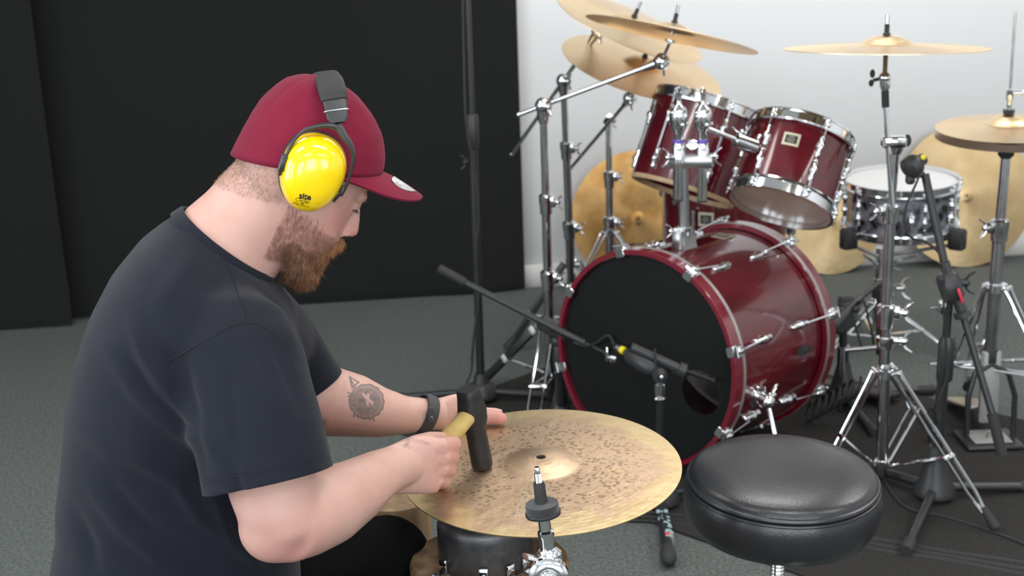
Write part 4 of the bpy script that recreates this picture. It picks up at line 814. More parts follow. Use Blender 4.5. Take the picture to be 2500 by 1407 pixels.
def faces(me): return [tuple(p.vertices) for p in me.polygons]
def place(me, name, m, parent, sharp=0):
    off = wloc(parent) if parent else np.zeros(3); setv(me, getv(me) - off); return link(me, name, m, parent, sharp)
# ---- materials
M_SKIN = mat('skin', (.60, .375, .315), .45, 0, 14, (.53, .30, .245), bump=.12, bscale=420, sss=.25, spec=.4, ramp=(.3, .75))
M_BEARD = mat('beard_hair', (.17, .075, .042), .65, 0, 60, (.3, .15, .085)); M_BEARDL = mat('ginger_moustache_hair', (.36, .15, .05), .6, 0, 90, (.45, .22, .09))
M_HAIR = mat('short_fair_hair', (.36, .25, .17), .75); M_EYE = mat('eye_white', (.6, .58, .56), .2); M_DARK = mat('dark_lash', (.03, .015, .01), .7)
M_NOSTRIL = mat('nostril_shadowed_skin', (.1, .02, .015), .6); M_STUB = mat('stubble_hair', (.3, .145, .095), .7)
M_NAIL = mat('finger_nail', (.72, .5, .45), .25); M_TATTOO = None
man = thing('person', 'seated man in burgundy cap and black t-shirt bending over the cymbal with a hammer', 'person', tuple(V(*(pp(330, 1480)[:2]), 0)))
# ---- body skin
b = MB()
HS_ = [(-228, -125, -25, 42), (-210, -160, 25, 76), (-180, -180, 66, 104), (-140, -193, 100, 124), (-90, -198, 122, 131), (-56, -198, 130, 133), (-25, -196, 127, 132), (5, -190, 118, 129), (35, -178, 118, 125), (60, -160, 117, 120), (90, -132, 117, 114), (120, -100, 114, 106), (150, -78, 108, 98), (178, -55, 100, 84), (204, -25, 92, 62), (218, 10, 78, 38)]
HS = [(g, (f0 * .93 - 6) if g < -30 else f0, f1 * .93 if g < -60 else f1, w * (.87 if g < -60 else .93 if g < -30 else 1)) for g, f0, f1, w in HS_]
b.rings([sect(hp((f0 + f1) / 2, g), E3, RT, KP * (f1 - f0) / 2, KP * w, 48, 2.25, .12) for g, f0, f1, w in HS])
b.tube([hp(120, -8), hp(131, 20), hp(139, 45), hp(143, 64), hp(136, 74)], [KP * 10, KP * 11, KP * 13, KP * 15.5, KP * 12], 14)
b.tube([hp(112, -12), hp(118, 10), hp(121, 34), hp(124, 58), hp(118, 76)], [KP * 14, KP * 14, KP * 17, KP * 19, KP * 16], 14)
for s in (-1, 1):
    b.ball(hp(127, 72, 16 * s), (KP * 15, KP * 12, KP * 12.5)); b.ball(hp(114, -26, 36 * s), (KP * 22, KP * 26, KP * 15), None, 16, 10)
    b.ball(hp(107, 1, 34 * s), (KP * 14, KP * 14, KP * 9)); b.ball(hp(118, 108, 14 * s), KP * 14); b.ball(hp(60, 150, 56 * s), KP * 26)
    b.tube([hp(114, 2, 16 * s), hp(119, -3, 34 * s), hp(108, 0, 54 * s)], [KP * 7, KP * 12, KP * 7], 10)        # upper lid
    b.tube([hp(108, 18, 18 * s), hp(112, 20, 34 * s), hp(102, 17, 52 * s)], [KP * 6, KP * 8, KP * 6], 10)
    b.ball(hp(-35, 20, 130 * s), (KP * 16, KP * 8, KP * 28))
b.ball(hp(84, 188), KP * 32)
NV = nrm(pp(500, 640) - pp(655, 480)); NU = nrm(np.cross(NV, RT)); NU = NU * np.sign(np.dot(NU, FD))
for_n = [((690, 455), .066, .060), ((650, 505), .070, .060), ((600, 560), .071, .063), ((555, 605), .074, .07), ((515, 655), .072, .075), ((490, 720), .085, .11)]
b.rings([sect(pp(*c), NU, RT, a, w, 36, 2.1) for c, a, w in for_n])
b.rings([sect(pp(*c), FD, RT, a, w, 36, 2.3) for c, a, w in (((470, 720), .08, .12), ((465, 860), .11, .15), ((455, 1050), .115, .145), ((440, 1300), .12, .145), ((420, 1500), .11, .15))])
# near (right) arm
ARM = [(pp(560, 840, .13), .062), (pp(600, 930, .18), .058), (pp(640, 1080, .222), .055), (at(667, 1190, 1.545), .0545), (at(688, 1262, 1.53), .051), (at(706, 1300, 1.525), .042), (at(712, 1325, 1.525), .026)]
b.tube([p for p, r in ARM], [r for p, r in ARM], 24)
FA_ = [(at(694, 1288, 1.522), .045), (at(738, 1266, 1.55), .05), (at(800, 1236, 1.60), .0505), (at(865, 1200, 1.66), .043), (at(925, 1160, 1.725), .0345), (at(965, 1142, 1.763), .031), (at(1000, 1137, 1.79), .026)]
b.tube([p for p, r in FA_], [r for p, r in FA_], 24)
b.ball(at(712, 1334, 1.522), .0215); b.ball(at(672, 1285, 1.53), .046)
# right hand closed round the handle
hu = nrm(at(1035, 1065, 1.80) - at(1045, 1200, 1.80)); 
for_h = [((940, 1152), 1.742, .033, .024), ((975, 1143), 1.772, .038, .024), ((1010, 1136), 1.79, .043, .024), ((1045, 1134), 1.803, .0445, .022), ((1068, 1134), 1.81, .042, .018)]
b.rings([sect(at(c[0], c[1], Y), hu, V(0, 1, 0), a, w, 28, 2.4) for c, Y, a, w in for_h])
FING = [((1074, 1088), (1104, 1078), (1097, 1092), (1060, 1096), .0125), ((1080, 1113), (1104, 1112), (1096, 1122), (1060, 1126), .0125), ((1078, 1142), (1098, 1144), (1090, 1152), (1056, 1154), .0118), ((1068, 1170), (1086, 1174), (1078, 1180), (1046, 1180), .0105)]
FING = [((1076, 1090), (1108, 1084), (1100, 1098), (1062, 1100), .0122), ((1082, 1116), (1104, 1115), (1096, 1124), (1060, 1128), .012), ((1079, 1144), (1098, 1146), (1090, 1153), (1056, 1156), .0115), ((1068, 1170), (1085, 1175), (1078, 1181), (1046, 1182), .0102)]
for k, (a, p, d, t_, r) in enumerate(FING):
    b.tube([at(a[0] - 28, a[1] + 2, 1.805), at(*a, 1.806), at(*p, 1.842), at(*d, 1.882), at(*t_, 1.885), at(t_[0] - 8, t_[1], 1.878)], [r, r * 1.08, r, r * .95, r * .85, r * .6], 14)
b.tube([at(975, 1110, 1.79), at(1015, 1088, 1.815), at(1050, 1076, 1.845), at(1082, 1074, 1.87), at(1096, 1076, 1.876)], [.014, .0155, .0135, .012, .0085], 14)
# far (left) arm
FAR = [(pp(600, 800, -.12), .062), (at(680, 880, 1.99), .06), (at(760, 965, 2.005), .058), (at(778, 992, 2.01), .05)]
b.tube([p for p, r in FAR], [r for p, r in FAR], 24)
FR2 = [(at(775, 985, 2.01), .053), (at(820, 982, 2.02), .0545), (at(870, 992, 2.035), .05), (at(930, 1008, 2.05), .0405), (at(990, 1014, 2.07), .031), (at(1045, 1012, 2.085), .026), (at(1080, 1011, 2.095), .026)]
b.tube([p for p, r in FR2], [r for p, r in FR2], 24); b.ball(at(775, 1012, 2.0), .03)
hv = nrm(at(1100, 980, 2.1) - at(1100, 1040, 2.1))
b.rings([sect(at(x, y, Y), hv, V(0, 1, 0), a, w, 24, 2.3) for x, y, Y, a, w in ((1068, 1012, 2.095, .027, .018), (1100, 1012, 2.105, .034, .015), (1140, 1008, 2.12, .037, .014), (1160, 1004, 2.13, .033, .012))])
tb = [rawpt(1120, 1022, .012), rawpt(1160, 1018, .0135), rawpt(1198, 1018, .0125), rawpt(1222, 1021, .0115), rawpt(1236, 1023, .008)]
b.tube(tb, [.015, .0135, .0125, .011, .0062], 16)
for k in range(4):
    yy = [1003, 1012, 1022, 1032][k]; q = [at(1140, yy - 2, 2.125 - .012 * k)]
    for x, up, r in ((1178, -.016, .0105), (1208 - 3 * abs(k - 1), -.02, .0098), (1232 - 6 * abs(k - 1), -.019, .0085)): q.append(rawpt(x, yy + 6 + k * 3, up))
    b.tube(q, [.0115, .0105, .0098, .007], 12)
bm = solid('body', b, .0026, 9, .5)
v = getv(bm); ed_ = np.empty(len(bm.edges) * 2, dtype=np.int64); bm.edges.foreach_get('vertices', ed_); ed_ = ed_.reshape(-1, 2)
for c, r, it in ((at(712, 1300, 1.52), .1, 110), (at(725, 1215, 1.53), .06, 80), (at(955, 1148, 1.75), .045, 40), (at(770, 990, 1.99), .07, 60)):
    w = np.clip(1.4 * (1 - np.linalg.norm(v - c, axis=1) / r), 0, 1); near_ = w > 0; e = ed_[near_[ed_[:, 0]] | near_[ed_[:, 1]]]; deg = np.zeros(len(v)); np.add.at(deg, e[:, 0], 1); np.add.at(deg, e[:, 1], 1)
    for k in range(it):
        for lam in (.6, -.45):
            acc = np.zeros_like(v); np.add.at(acc, e[:, 0], v[e[:, 1]]); np.add.at(acc, e[:, 1], v[e[:, 0]]); m_ = near_ & (deg > 0); v[m_] += lam * w[m_, None] * (acc[m_] / deg[m_, None] - v[m_])
setv(bm, v); v = getv(bm); nn = getn(bm)
def dent(v, c, r, amt, dirn): d2 = ((v - c) ** 2).sum(1); return v + np.outer(np.exp(-d2 / r ** 2) * amt, dirn)
for s in (1, -1):
    v = dent(v, hp(133, 82, 15 * s), .003, .005, -D3 * .8 - E3 * .3 - RT * s * .5)              # nostrils
    v = dent(v, hp(118, 14, 34 * s), .0045, .0028, -E3)                              # eye hollow
    v = dent(v, hp(120, 66, 27 * s), .006, .0025, -RT * s)
# knuckle valleys on the back of the fist, crease at the elbow
for (x, y) in ((1086, 1102), (1088, 1130), (1080, 1158)): v = dent(v, at(x, y, 1.79), .008, .004, V(-.5, 1, 0))
setv(bm, v); bodybv = tobvh(v, faces(bm))
rosy = np.zeros(len(v))
for c, r, a in [(hp(140, 68, 0), .02, .8), (hp(85, 45, 70), .03, .6), (hp(85, 45, -70), .03, .6), (hp(-10, 110, 95), .03, .3), (at(706, 1330, 1.52), .045, .6), (at(1095, 1120, 1.83), .045, .55), (rawpt(1225, 1020, .012), .03, .8), (at(800, 1040, 2.0), .05, .5), (hp(60, 100, 80), .035, .4)]: rosy = np.maximum(rosy, a * np.exp(-((v - c) ** 2).sum(1) / r ** 2))
ra = bm.color_attributes.new('rosy', 'FLOAT_COLOR', 'POINT'); ra.data.foreach_set('color', np.repeat(rosy, 4)); nt = M_SKIN.node_tree; vc = nt.nodes.new('ShaderNodeVertexColor'); vc.layer_name = 'rosy'; mx = nt.nodes.new('ShaderNodeMix'); mx.data_type = 'RGBA'
bs_ = nt.nodes['Principled BSDF']; lk = bs_.inputs['Base Color'].links[0]; src_ = lk.from_socket; nt.links.remove(lk); nt.links.new(vc.outputs['Color'], mx.inputs[0]); nt.links.new(src_, mx.inputs[6]); mx.inputs[7].default_value = (.56, .22, .19, 1); nt.links.new(mx.outputs[2], bs_.inputs['Base Color'])
body = place(bm, 'body', M_SKIN, man)
# ---- eye
for s in (1, -1):
    b = MB(); b.ball(hp(103, 9, 34 * s), KP * 15, None, 20, 14); ey = obj('eye', b, M_EYE, man)
b = MB()
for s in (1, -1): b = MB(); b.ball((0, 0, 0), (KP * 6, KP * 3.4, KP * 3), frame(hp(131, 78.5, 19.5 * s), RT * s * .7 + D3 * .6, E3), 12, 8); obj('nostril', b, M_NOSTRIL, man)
b = MB()
for s in (1, -1):
    for k in range(26):
        t_ = k / 25; p = hp(122 - 13 * abs(t_ - .35) ** 1.5 * 2, 5 + 2 * t_, (20 + 34 * t_) * s); b.tube([p, p + KP * (E3 * 5 + D3 * 3 + RT * s * 2), p + KP * (E3 * 9 + D3 * 7 + RT * s * 3)], [.0002, .00016, .00006], 3)
o = obj('eyelashes', b, M_DARK, man); o['kind'] = 'stuff'
def strands(name, m, n, pick, dirf, length, rad, parent, lift=.0, bv=bodybv, src=None):
    """short tapered hairs rooted on the surface where pick(px) says so"""
    vs, fs, q = [], [], 0; tries = 0
    while q < n and tries < n * 12:
        tries += 1; root = pick()
        if root is None: continue
        p, no = root; d = nrm(dirf(p, no) + rng.normal(0, .16, 3)); L = length * (.6 + .7 * rng.random()); side = nrm(np.cross(d, no)); bend = rng.normal(0, .12, 3)
        p1 = p + d * L * .5 + no * L * .12; p2 = p + d * L + bend * L; w = rad * (.7 + .6 * rng.random()); k = len(vs)
        up2 = nrm(np.cross(side, d))
        for c, ww in ((p - no * .0008, w), (p1, w * .8)): vs += [c + side * ww, c - side * ww * .5 + up2 * ww * .8, c - side * ww * .5 - up2 * ww * .8]
        vs.append(p2); fs += [(k, k + 1, k + 4, k + 3), (k + 1, k + 2, k + 5, k + 4), (k + 2, k, k + 3, k + 5), (k + 3, k + 4, k + 6), (k + 4, k + 5, k + 6), (k + 5, k + 3, k + 6)]; q += 1
    b = MB(); b.add(vs, fs); o = obj(name, b, m, parent, sharp=0); o['kind'] = 'stuff'; return o
# ---- beard: a shaped mass plus thousands of hairs
b = MB()
for s in (-1, 1):
    b.tube([hp(2, 124, 84 * s), hp(24, 152, 80 * s), hp(48, 180, 66 * s), hp(72, 200, 42 * s), hp(82, 206, 0)], [KP * 20, KP * 28, KP * 32, KP * 34, KP * 34], 16)
    b.tube([hp(124, 96, 3 * s), hp(122, 102, 18 * s), hp(113, 112, 34 * s), hp(102, 128, 46 * s), hp(92, 150, 54 * s)], [KP * 11, KP * 11, KP * 11, KP * 12, KP * 16], 12)
for s in (-1, 1): b.tube([hp(30, 146, 76 * s), hp(64, 146, 66 * s), hp(92, 150, 48 * s)], [KP * 22, KP * 24, KP * 20], 14)
b.ball(hp(86, 178), (KP * 28, KP * 34, KP * 34)); b.ball(hp(84, 206), (KP * 26, KP * 34, KP * 28)); b.ball(hp(60, 215), (KP * 36, KP * 40, KP * 24))
be = solid('beard', b, .0026, 4); vv = getv(be); na = getn(be)
nz = np.array([noise.fractal(Vector(p * 130), .7, 2.2, 4) for p in vv]); vv = vv + na * (nz * .0028)[:, None] - na * .0015; setv(be, vv); fb = faces(be); bebv = tobvh(vv, fb)
beard = place(be, 'beard', M_BEARD, man)
cen = np.array([vv[list(f)].mean(0) for f in fb]); cn = np.array([nrm(np.cross(vv[f[1]] - vv[f[0]], vv[f[2]] - vv[f[1]])) for f in fb]); cpx = px_of(cen)
loc = np.stack([(cen - O3) @ E3 / KP, (cen - O3) @ D3 / KP, (cen - O3) @ RT / KP], 1)
mou = (loc[:, 1] < 128) & (loc[:, 0] > 88); outw = (cn * (cen - (O3 + KP * (10 * E3 + np.outer(np.minimum(loc[:, 1], 175), D3))))).sum(1) > 0
def pk(idx):
    def f():
        i = idx[rng.integers(len(idx))]; return cen[i] + rng.normal(0, .0008, 3), cn[i]
    return f
strands('beard_hair', M_BEARD, 7000, pk(np.where(~mou & outw)[0]), lambda p, no: no * .35 + D3 * .9 - E3 * .05, .012, .0002, beard)
strands('beard_hair', M_BEARDL, 1500, pk(np.where((loc[:, 0] > 70) & outw & ~mou)[0]), lambda p, no: no * .4 + D3 * .9 + E3 * .1, .012, .0002, beard)
strands('moustache_hair', M_BEARDL, 2000, pk(np.where(mou & outw)[0]), lambda p, no: no * .35 + D3 * .75 + E3 * .25, .009, .0002, beard)
bv_ = v; bnf = faces(bm); 
bw = getv(bm) + wloc(man)
def pkskin(cond, tries=60):
    fn = cond
    c = np.array([bw[list(f)].mean(0) for f in bnf]); l = np.stack([(c - O3) @ E3 / KP, (c - O3) @ D3 / KP, (c - O3) @ RT / KP], 1); ok = np.where(fn(l))[0]
    nrmv = getn(bm)
    def f():
        i = ok[rng.integers(len(ok))]; return c[i] + rng.normal(0, .0008, 3), nrmv[bnf[i][0]]
    return f
strands('cheek_stubble', M_STUB, 9000, pkskin(lambda l: (l[:, 1] > 52 + .34 * (l[:, 0] + 20) + rng.normal(0, 9, len(l))) & (l[:, 1] < 190) & (l[:, 0] > -42) & (l[:, 0] < 105) & (np.abs(l[:, 2]) > 30)), lambda p, no: no * .35 + D3 * .9 + E3 * .25, .0075, .00011, beard)
strands('neck_hair', M_HAIR, 9000, pkskin(lambda l: (l[:, 1] > 0 - .2 * (l[:, 0] + 200)) & (l[:, 1] < 92 - .25 * (l[:, 0] + 200)) & (l[:, 0] < -62)), lambda p, no: no * .12 + D3 * .9 - E3 * .1, .0042, .00009, man)
strands('eyebrow', M_HAIR, 260, pkskin(lambda l: (np.abs(l[:, 1] + 22 - .0 * l[:, 0]) < 6) & (l[:, 0] > 92) & (np.abs(l[:, 2]) > 14)), lambda p, no: no * .2 + RT * (1 if np.dot(p - O3, RT) > 0 else -1) * .5 - E3 * .3, .0045, .00013, man)
strands('forearm_hair', M_HAIR, 0, lambda: None, None, .005, .0001, man) if False else None
# nail of the visible thumb
b = MB(); tn_ = tb[3] * .5 + tb[4] * .5; b.ball((0, 0, 0), (.0075, .0052, .0022), frame(rawpt(1224, 1015, .0145), nrm(V(0, -.55, .8)), tb[3] - tb[2])); obj('thumb_nail', b, M_NAIL, man)
# ---- cap
def rim(t):
    c_, s_ = math.cos(t), math.sin(t); f = -32 + 171 * math.copysign(abs(c_) ** .9, c_); y = 143 * math.copysign(abs(s_) ** .9, s_); return f, y, -54 - .34 * f
def crown(nu=64, nv=22, off=0.):
    R = []
    for j in range(nv + 1):
        ph = PI / 2 * j / nv * .992; row = []
        for i in range(nu):
            t_ = 2 * PI * i / nu; f, y, g = rim(t_); n_ = 2.55 + .45 * -math.cos(t_) if math.cos(t_) < 0 else 2.55 - .85 * math.cos(t_) ** 2
            h = math.sin(ph); k = max(0, 1 - h ** n_) ** (1 / n_)
            apex = -247; wob = 3.2 * noise.noise(Vector((math.cos(t_) * 2.2, math.sin(t_) * 2.2, j * .25))) + 2.2 * noise.noise(Vector((t_ * 1.2, j * .75, 4))) - 2.5 * math.exp(-((j - 2.6) / .7) ** 2)
            seam = 0
            for sa in range(6): dd_ = abs((t_ - (PI / 6 + sa * PI / 3) + PI) % (2 * PI) - PI); seam -= 3.0 * math.exp(-(dd_ / .04) ** 2)
            kk = k + (off + (wob + seam) * math.sin(ph * 1.7)) / 176
            row.append(hp(-35 + (f + 35) * kk, (g - (g + 0)) + g * (1 - h) + apex * h, y * kk))
        R.append(np.array(row))
    return R
R = crown(96, 26); b = MB(); b.rings([r for r in R], False); b.f.append(tuple(26 * 96 + j for j in range(96)))
cap = obj('cap_crown', b, M_CAP, man, 'burgundy cap crown', 0); md = cap.modifiers.new('t', 'SOLIDIFY'); md.thickness = .002; md.offset = -1
capbv = tobvh(np.concatenate(b.v), b.f)
def brimpt(u, w_):
    tr = math.asin(max(-1, min(1, u))) * .86; f0, y0, g0 = rim(tr)
    fo = 108 + 152 * math.sqrt(max(0, 1 - (abs(u) ** 2.3))); yo = 132 * u * (1 - .06 * (1 - abs(u)))
    f = f0 + (fo - f0) * w_; y = y0 + (yo - y0) * w_
    g = g0 + ((-92) + 26 * u * u - g0) * w_ - 5 * math.sin(PI * w_) * (1 - u * u)
    return f, y, g
nu, nw = 40, 14; v_, f_ = grid(lambda a, c: hp(*[brimpt(a * 2 - 1, c)[k] for k in (0, 2, 1)]), nu, nw); b = MB(); b.add(v_, f_); br = obj('cap_brim', b, M_CAP, man, None, 0); brbv = tobvh(v_, f_)
md = br.modifiers.new('t', 'SOLIDIFY'); md.thickness = .0035; md.offset = -1; md = br.modifiers.new('b', 'BEVEL'); md.width = .0012; md.segments = 2
def conf(name, shape_px, bv, off, m, parent, sharp=20, fill=True):
    """flat print: polygon given in pixels, laid on the surface it belongs to"""
    P = []; 
    for x, y in shape_px:
        h = cast(bv, x, y)
        if h is None: return None
        n_ = h[1] * (1 if np.dot(h[1], h[0] - CAM) < 0 else -1); P.append(h[0] + n_ * off)
    b = MB(); b.add(P, [tuple(range(len(P)))] if fill else []); return obj(name, b, m, parent, None, sharp)
M_SILV = mat('silver_foil_sticker', (.5, .5, .5), .3, .8, 30, (.75, .75, .76))
P_ = [(957, 437), (963, 433), (972, 434), (985, 441), (1000, 450), (1014, 459), (1021, 466), (1016, 469), (1004, 469), (990, 466), (975, 459), (963, 450), (957, 443)]
vs = []; 
for x, y in P_:
    h = cast(brbv, x, y); vs.append((h[0] + np.array((0, 0, 1)) * .0016) if h else None)
vs = [x for x in vs if x is not None]
if len(vs) > 5:
    c_ = cast(brbv, 988, 453)[0] + np.array((0, 0, .0019)); b = MB(); b.add(vs + [c_] + [x - V(0, 0, .001) for x in vs], [(i, (i + 1) % len(vs), len(vs)) for i in range(len(vs))] + [(i, i + len(vs) + 1, (i + 1) % len(vs) + len(vs) + 1, (i + 1) % len(vs)) for i in range(len(vs))]); stk = obj('round_sticker', b, M_SILV, br, 'silver round sticker on the brim', 20)
def decal(name, txt, cx, cy, size, rot, bv, off, m, parent, bold=0., sx=1., flip=False, shear=0.):
    v, f = text_mesh(txt, 1.0, 0, bold); c, s = math.cos(rot), math.sin(rot); P = []
    for x, y, z in v:
        X = x * size * sx; Y = -y * size + shear * X; h = cast(bv, cx + X * c - Y * s, cy + X * s + Y * c)
        if h is None: return None
        n_ = h[1] * (1 if np.dot(h[1], h[0] - CAM) < 0 else -1); P.append(h[0] + n_ * off)
    b = MB(); b.add(P, f); return obj(name, b, m, parent, sharp=0)
decal('sticker_lettering', 'FOX', 973, 450, 9, .5, brbv, .0028, M_WHITE, br, .03)
decal('cap_lettering', 'l', 921, 325, 18, 0, capbv, .0006, M_WHITE, cap, .05)
PERF = [(773, 262), (773, 272), (773, 283), (774, 293), (788, 248), (789, 260), (789, 272), (789, 284), (790, 296), (773, 300), (759, 297), (848, 318), (849, 330), (850, 342), (846, 310), (858, 298), (862, 312), (866, 325), (864, 340), (876, 312), (877, 325), (873, 345), (868, 358), (862, 280), (866, 295), (870, 370), (880, 338), (858, 330)]
for nm, mm, sel in (('perforations', mat('perforation_pale', (.62, .42, .38), .8), lambda x: x < 852), ('perforations', mat('perforation_dark', (.03, .004, .008), .8), lambda x: x >= 852)):
    b = MB()
    for x, y in PERF:
        h = cast(capbv, x, y) if sel(x) else None
        if h: n_ = h[1] * (1 if np.dot(h[1], h[0] - CAM) < 0 else -1); b.ball((0, 0, 0), (.0011, .0011, .0005), frame(h[0] + n_ * .0002, n_), 8, 4)
    if b.v: o = obj(nm, b, mm, cap); o['kind'] = 'stuff'
h = cast(capbv, 695, 229)
if h: b = MB(); b.ring([(.0028, 0), (.004, .0006), (.005, 0), (.004, -.0006)], 16, frame(h[0], h[1])); obj('stitched_eyelet', b, M_CAP, cap)
# ---- ear defenders
ed = thing('ear_defenders', 'yellow ear defenders with a black padded band, worn over the cap', 'ear defenders', tuple(pp(790, 190)))
cupo = {}
for s in (1, -1):
    cc = pp(764, 425, .103); lf, lg, _ = ((cc - O3) @ E3 / KP, (cc - O3) @ D3 / KP, 0)
    base = O3 + KP * (lf * E3 + lg * D3); up_ = nrm(pp(792, 332, .1) - pp(734, 518, .1)); fw = nrm(np.cross(up_, RT)); fw = fw * np.sign(np.dot(fw, FD)); out = RT * s
    def egg(z, a, bb, k=.14):
        t_ = np.linspace(0, 2 * PI, 64, endpoint=False); x = np.cos(t_); y = np.sin(t_)
        X = np.sign(x) * np.abs(x) ** .92 * a * (1 + k * .55 * y); Y = np.sign(y) * np.abs(y) ** .94 * bb
        return base + out * z + np.outer(X, fw) + np.outer(Y, up_)
    A_, B_ = .0392, .0487
    b = MB(); b.rings([egg(z, A_ * q, B_ * q) for z, q in ((.062, 1.0), (.064, 1.05), (.076, 1.07), (.084, 1.05), (.086, .96))]); obj('cushion', b, M_PLASTIC, ed)
    b = MB(); pr = [(.082, 1.02), (.09, 1.035), (.096, 1.03), (.104, 1.0), (.112, .935), (.118, .84), (.123, .7), (.126, .52), (.1275, .33), (.128, .15), (.1281, .02)]
    rr_ = [egg(z, A_ * q, B_ * q) for z, q in pr]; b.rings(rr_); cup = obj('ear_cup', b, M_YELLOW, ed, 'glossy yellow ear cup', 0)
    if s == 1: cupbv = tobvh(np.concatenate(b.v), b.f)
    def ep(x, y, z): q = pp(x, y, z if z > 0 else z); lf_ = (q - O3) @ E3; lg_ = (q - O3) @ D3; return O3 + lf_ * E3 + lg_ * D3 + RT * z * s
    def sm(pts, rs, k=5):
        Q, W_ = [], []; P = [2 * pts[0] - pts[1]] + list(pts) + [2 * pts[-1] - pts[-2]]
        for i in range(1, len(P) - 2):
            for j in range(k):
                t = j / k; a, b_, c, d = P[i - 1], P[i], P[i + 1], P[i + 2]; Q.append(.5 * (2 * b_ + (c - a) * t + (2 * a - 5 * b_ + 4 * c - d) * t * t + (-a + 3 * b_ - 3 * c + d) * t ** 3)); W_.append(rs[i - 1] * (1 - t) + rs[i] * t)
        Q.append(P[-2]); W_.append(rs[-1]); return Q, W_
    q_, w_q = sm([ep(824, 312, .103), ep(800, 306, .105), ep(762, 312, .108), ep(738, 322, .108), ep(716, 346, .108), ep(700, 378, .107), ep(690, 400, .106)], [.0085, .0062, .0045, .0038, .0035, .0034, .0032]); b = MB(); b.tube(q_, w_q, 12, sq=.6)
    q_, w_q = sm([ep(824, 306, .103), ep(842, 335, .106), ep(858, 360, .106), ep(863, 385, .106), ep(856, 420, .106), ep(846, 452, .106), ep(838, 470, .105)], [.0085, .0075, .0058, .0047, .0038, .0035, .0032]); b.tube(q_, w_q, 12, sq=.6)
    yk = obj('yoke', b, M_PLASTIC, ed)
    b = MB(); b.box(.008, .011, .022, .002, frame(ep(690, 398, .108), up_, fw)); b.tube([ep(689, 405, .106), ep(682, 428, .104)], [.004, .003], 8, sq=.5)
    obj('pivot', b, M_PLASTIC, ed); b = MB(); b.box(.006, .009, .014, .002, frame(ep(835, 466, .106), up_, fw)); b.tube([ep(833, 470, .106), ep(815, 492, .101)], [.004, .0035], 8, sq=.5); obj('pivot', b, M_PLASTIC, ed)
def bandring(c, dirn, wdir, w, t_): 
    n_ = nrm(np.cross(dirn, wdir)); a = np.linspace(0, 2 * PI, 20, endpoint=False)
    return c + np.outer(np.sign(np.cos(a)) * np.abs(np.cos(a)) ** .5 * w, wdir) + np.outer(np.sign(np.sin(a)) * np.abs(np.sin(a)) ** .7 * t_, n_)
def bcurve(u):     # u -1..1 across the head; side view leans with the band
    s_ = .101 * math.sin(u * PI / 2) if abs(u) < .62 else math.copysign(.0835 + (.104 - .0835) * (abs(u) - .62) / .38, u)
    k = abs(u); y = 193 + 107 * max(0, (k - .0)) ** 2.1; x = 800 + 26 * k ** 1.3
    q = pp(x, y, 0); # side view position corrected so the near side lands on its pixel
    q1 = pp(x, y, abs(s_)); lf_ = (q1 - O3) @ E3; lg_ = (q1 - O3) @ D3; return O3 + lf_ * E3 + lg_ * D3 + RT * s_
us = np.linspace(-1, 1, 49); C_ = [bcurve(u) for u in us]; rr_ = []
wd = nrm(pp(850, 215, .05) - pp(795, 222, .05))
b = MB(); 
for i, u in enumerate(us):
    d = nrm(C_[min(i + 1, 48)] - C_[max(i - 1, 0)]); w_ = wd - d * np.dot(wd, d); w_ = nrm(w_); k = abs(u)
    rr_.append(bandring(C_[i], d, w_, .0165 - .004 * max(0, (k - .55)) / .45 - (.004 if k > .98 else 0), .0028))
b.rings(rr_); hb_ = obj('headband', b, M_PLASTIC, ed)
rr_ = []; b = MB()
for i, u in enumerate(us):
    if abs(u) > .74: continue
    d = nrm(C_[min(i + 1, 48)] - C_[max(i - 1, 0)]); w_ = nrm(wd - d * np.dot(wd, d)); e_ = max(0, (abs(u) - .6) / .14); rr_.append(bandring(C_[i], d, w_, .0178 - .002 * e_, .0062 - .0022 * e_))
b.rings(rr_); obj('padded_sleeve', b, M_RUBBER, ed)
b = MB()
for s in (1, -1):
    c0 = bcurve(.86 * s); d = nrm(bcurve(.9 * s) - bcurve(.82 * s)); w_ = nrm(wd - d * np.dot(wd, d)); b.rings([bandring(c0 + d * z, d, w_, min(.0158, .0158), .0038) for z in (-.0007, .0007)])
o = obj('steel_clip', b, M_STEEL, ed)
decal('print', 'site', 745, 480, 21, .17, cupbv, .0003, M_BLACKM, ed, .035)
decal('print', 'CE', 729, 488, 12, .17, cupbv, .0003, M_BLACKM, ed, 0.0, 1.15)
decal('print', '2797', 745, 494.5, 10, .17, cupbv, .0003, M_BLACKM, ed, .02); decal('print', 'SEP217', 747, 488, 4, .17, cupbv, .0003, M_BLACKM, ed, .01)
decal('print', 'EN352-1:2002', 730, 496.5, 4.4, .2, cupbv, .0003, M_BLACKM, ed, .012); decal('print', '1011 VM Amsterdam NL', 733, 501, 4.2, .2, cupbv, .0003, M_BLACKM, ed, .012)
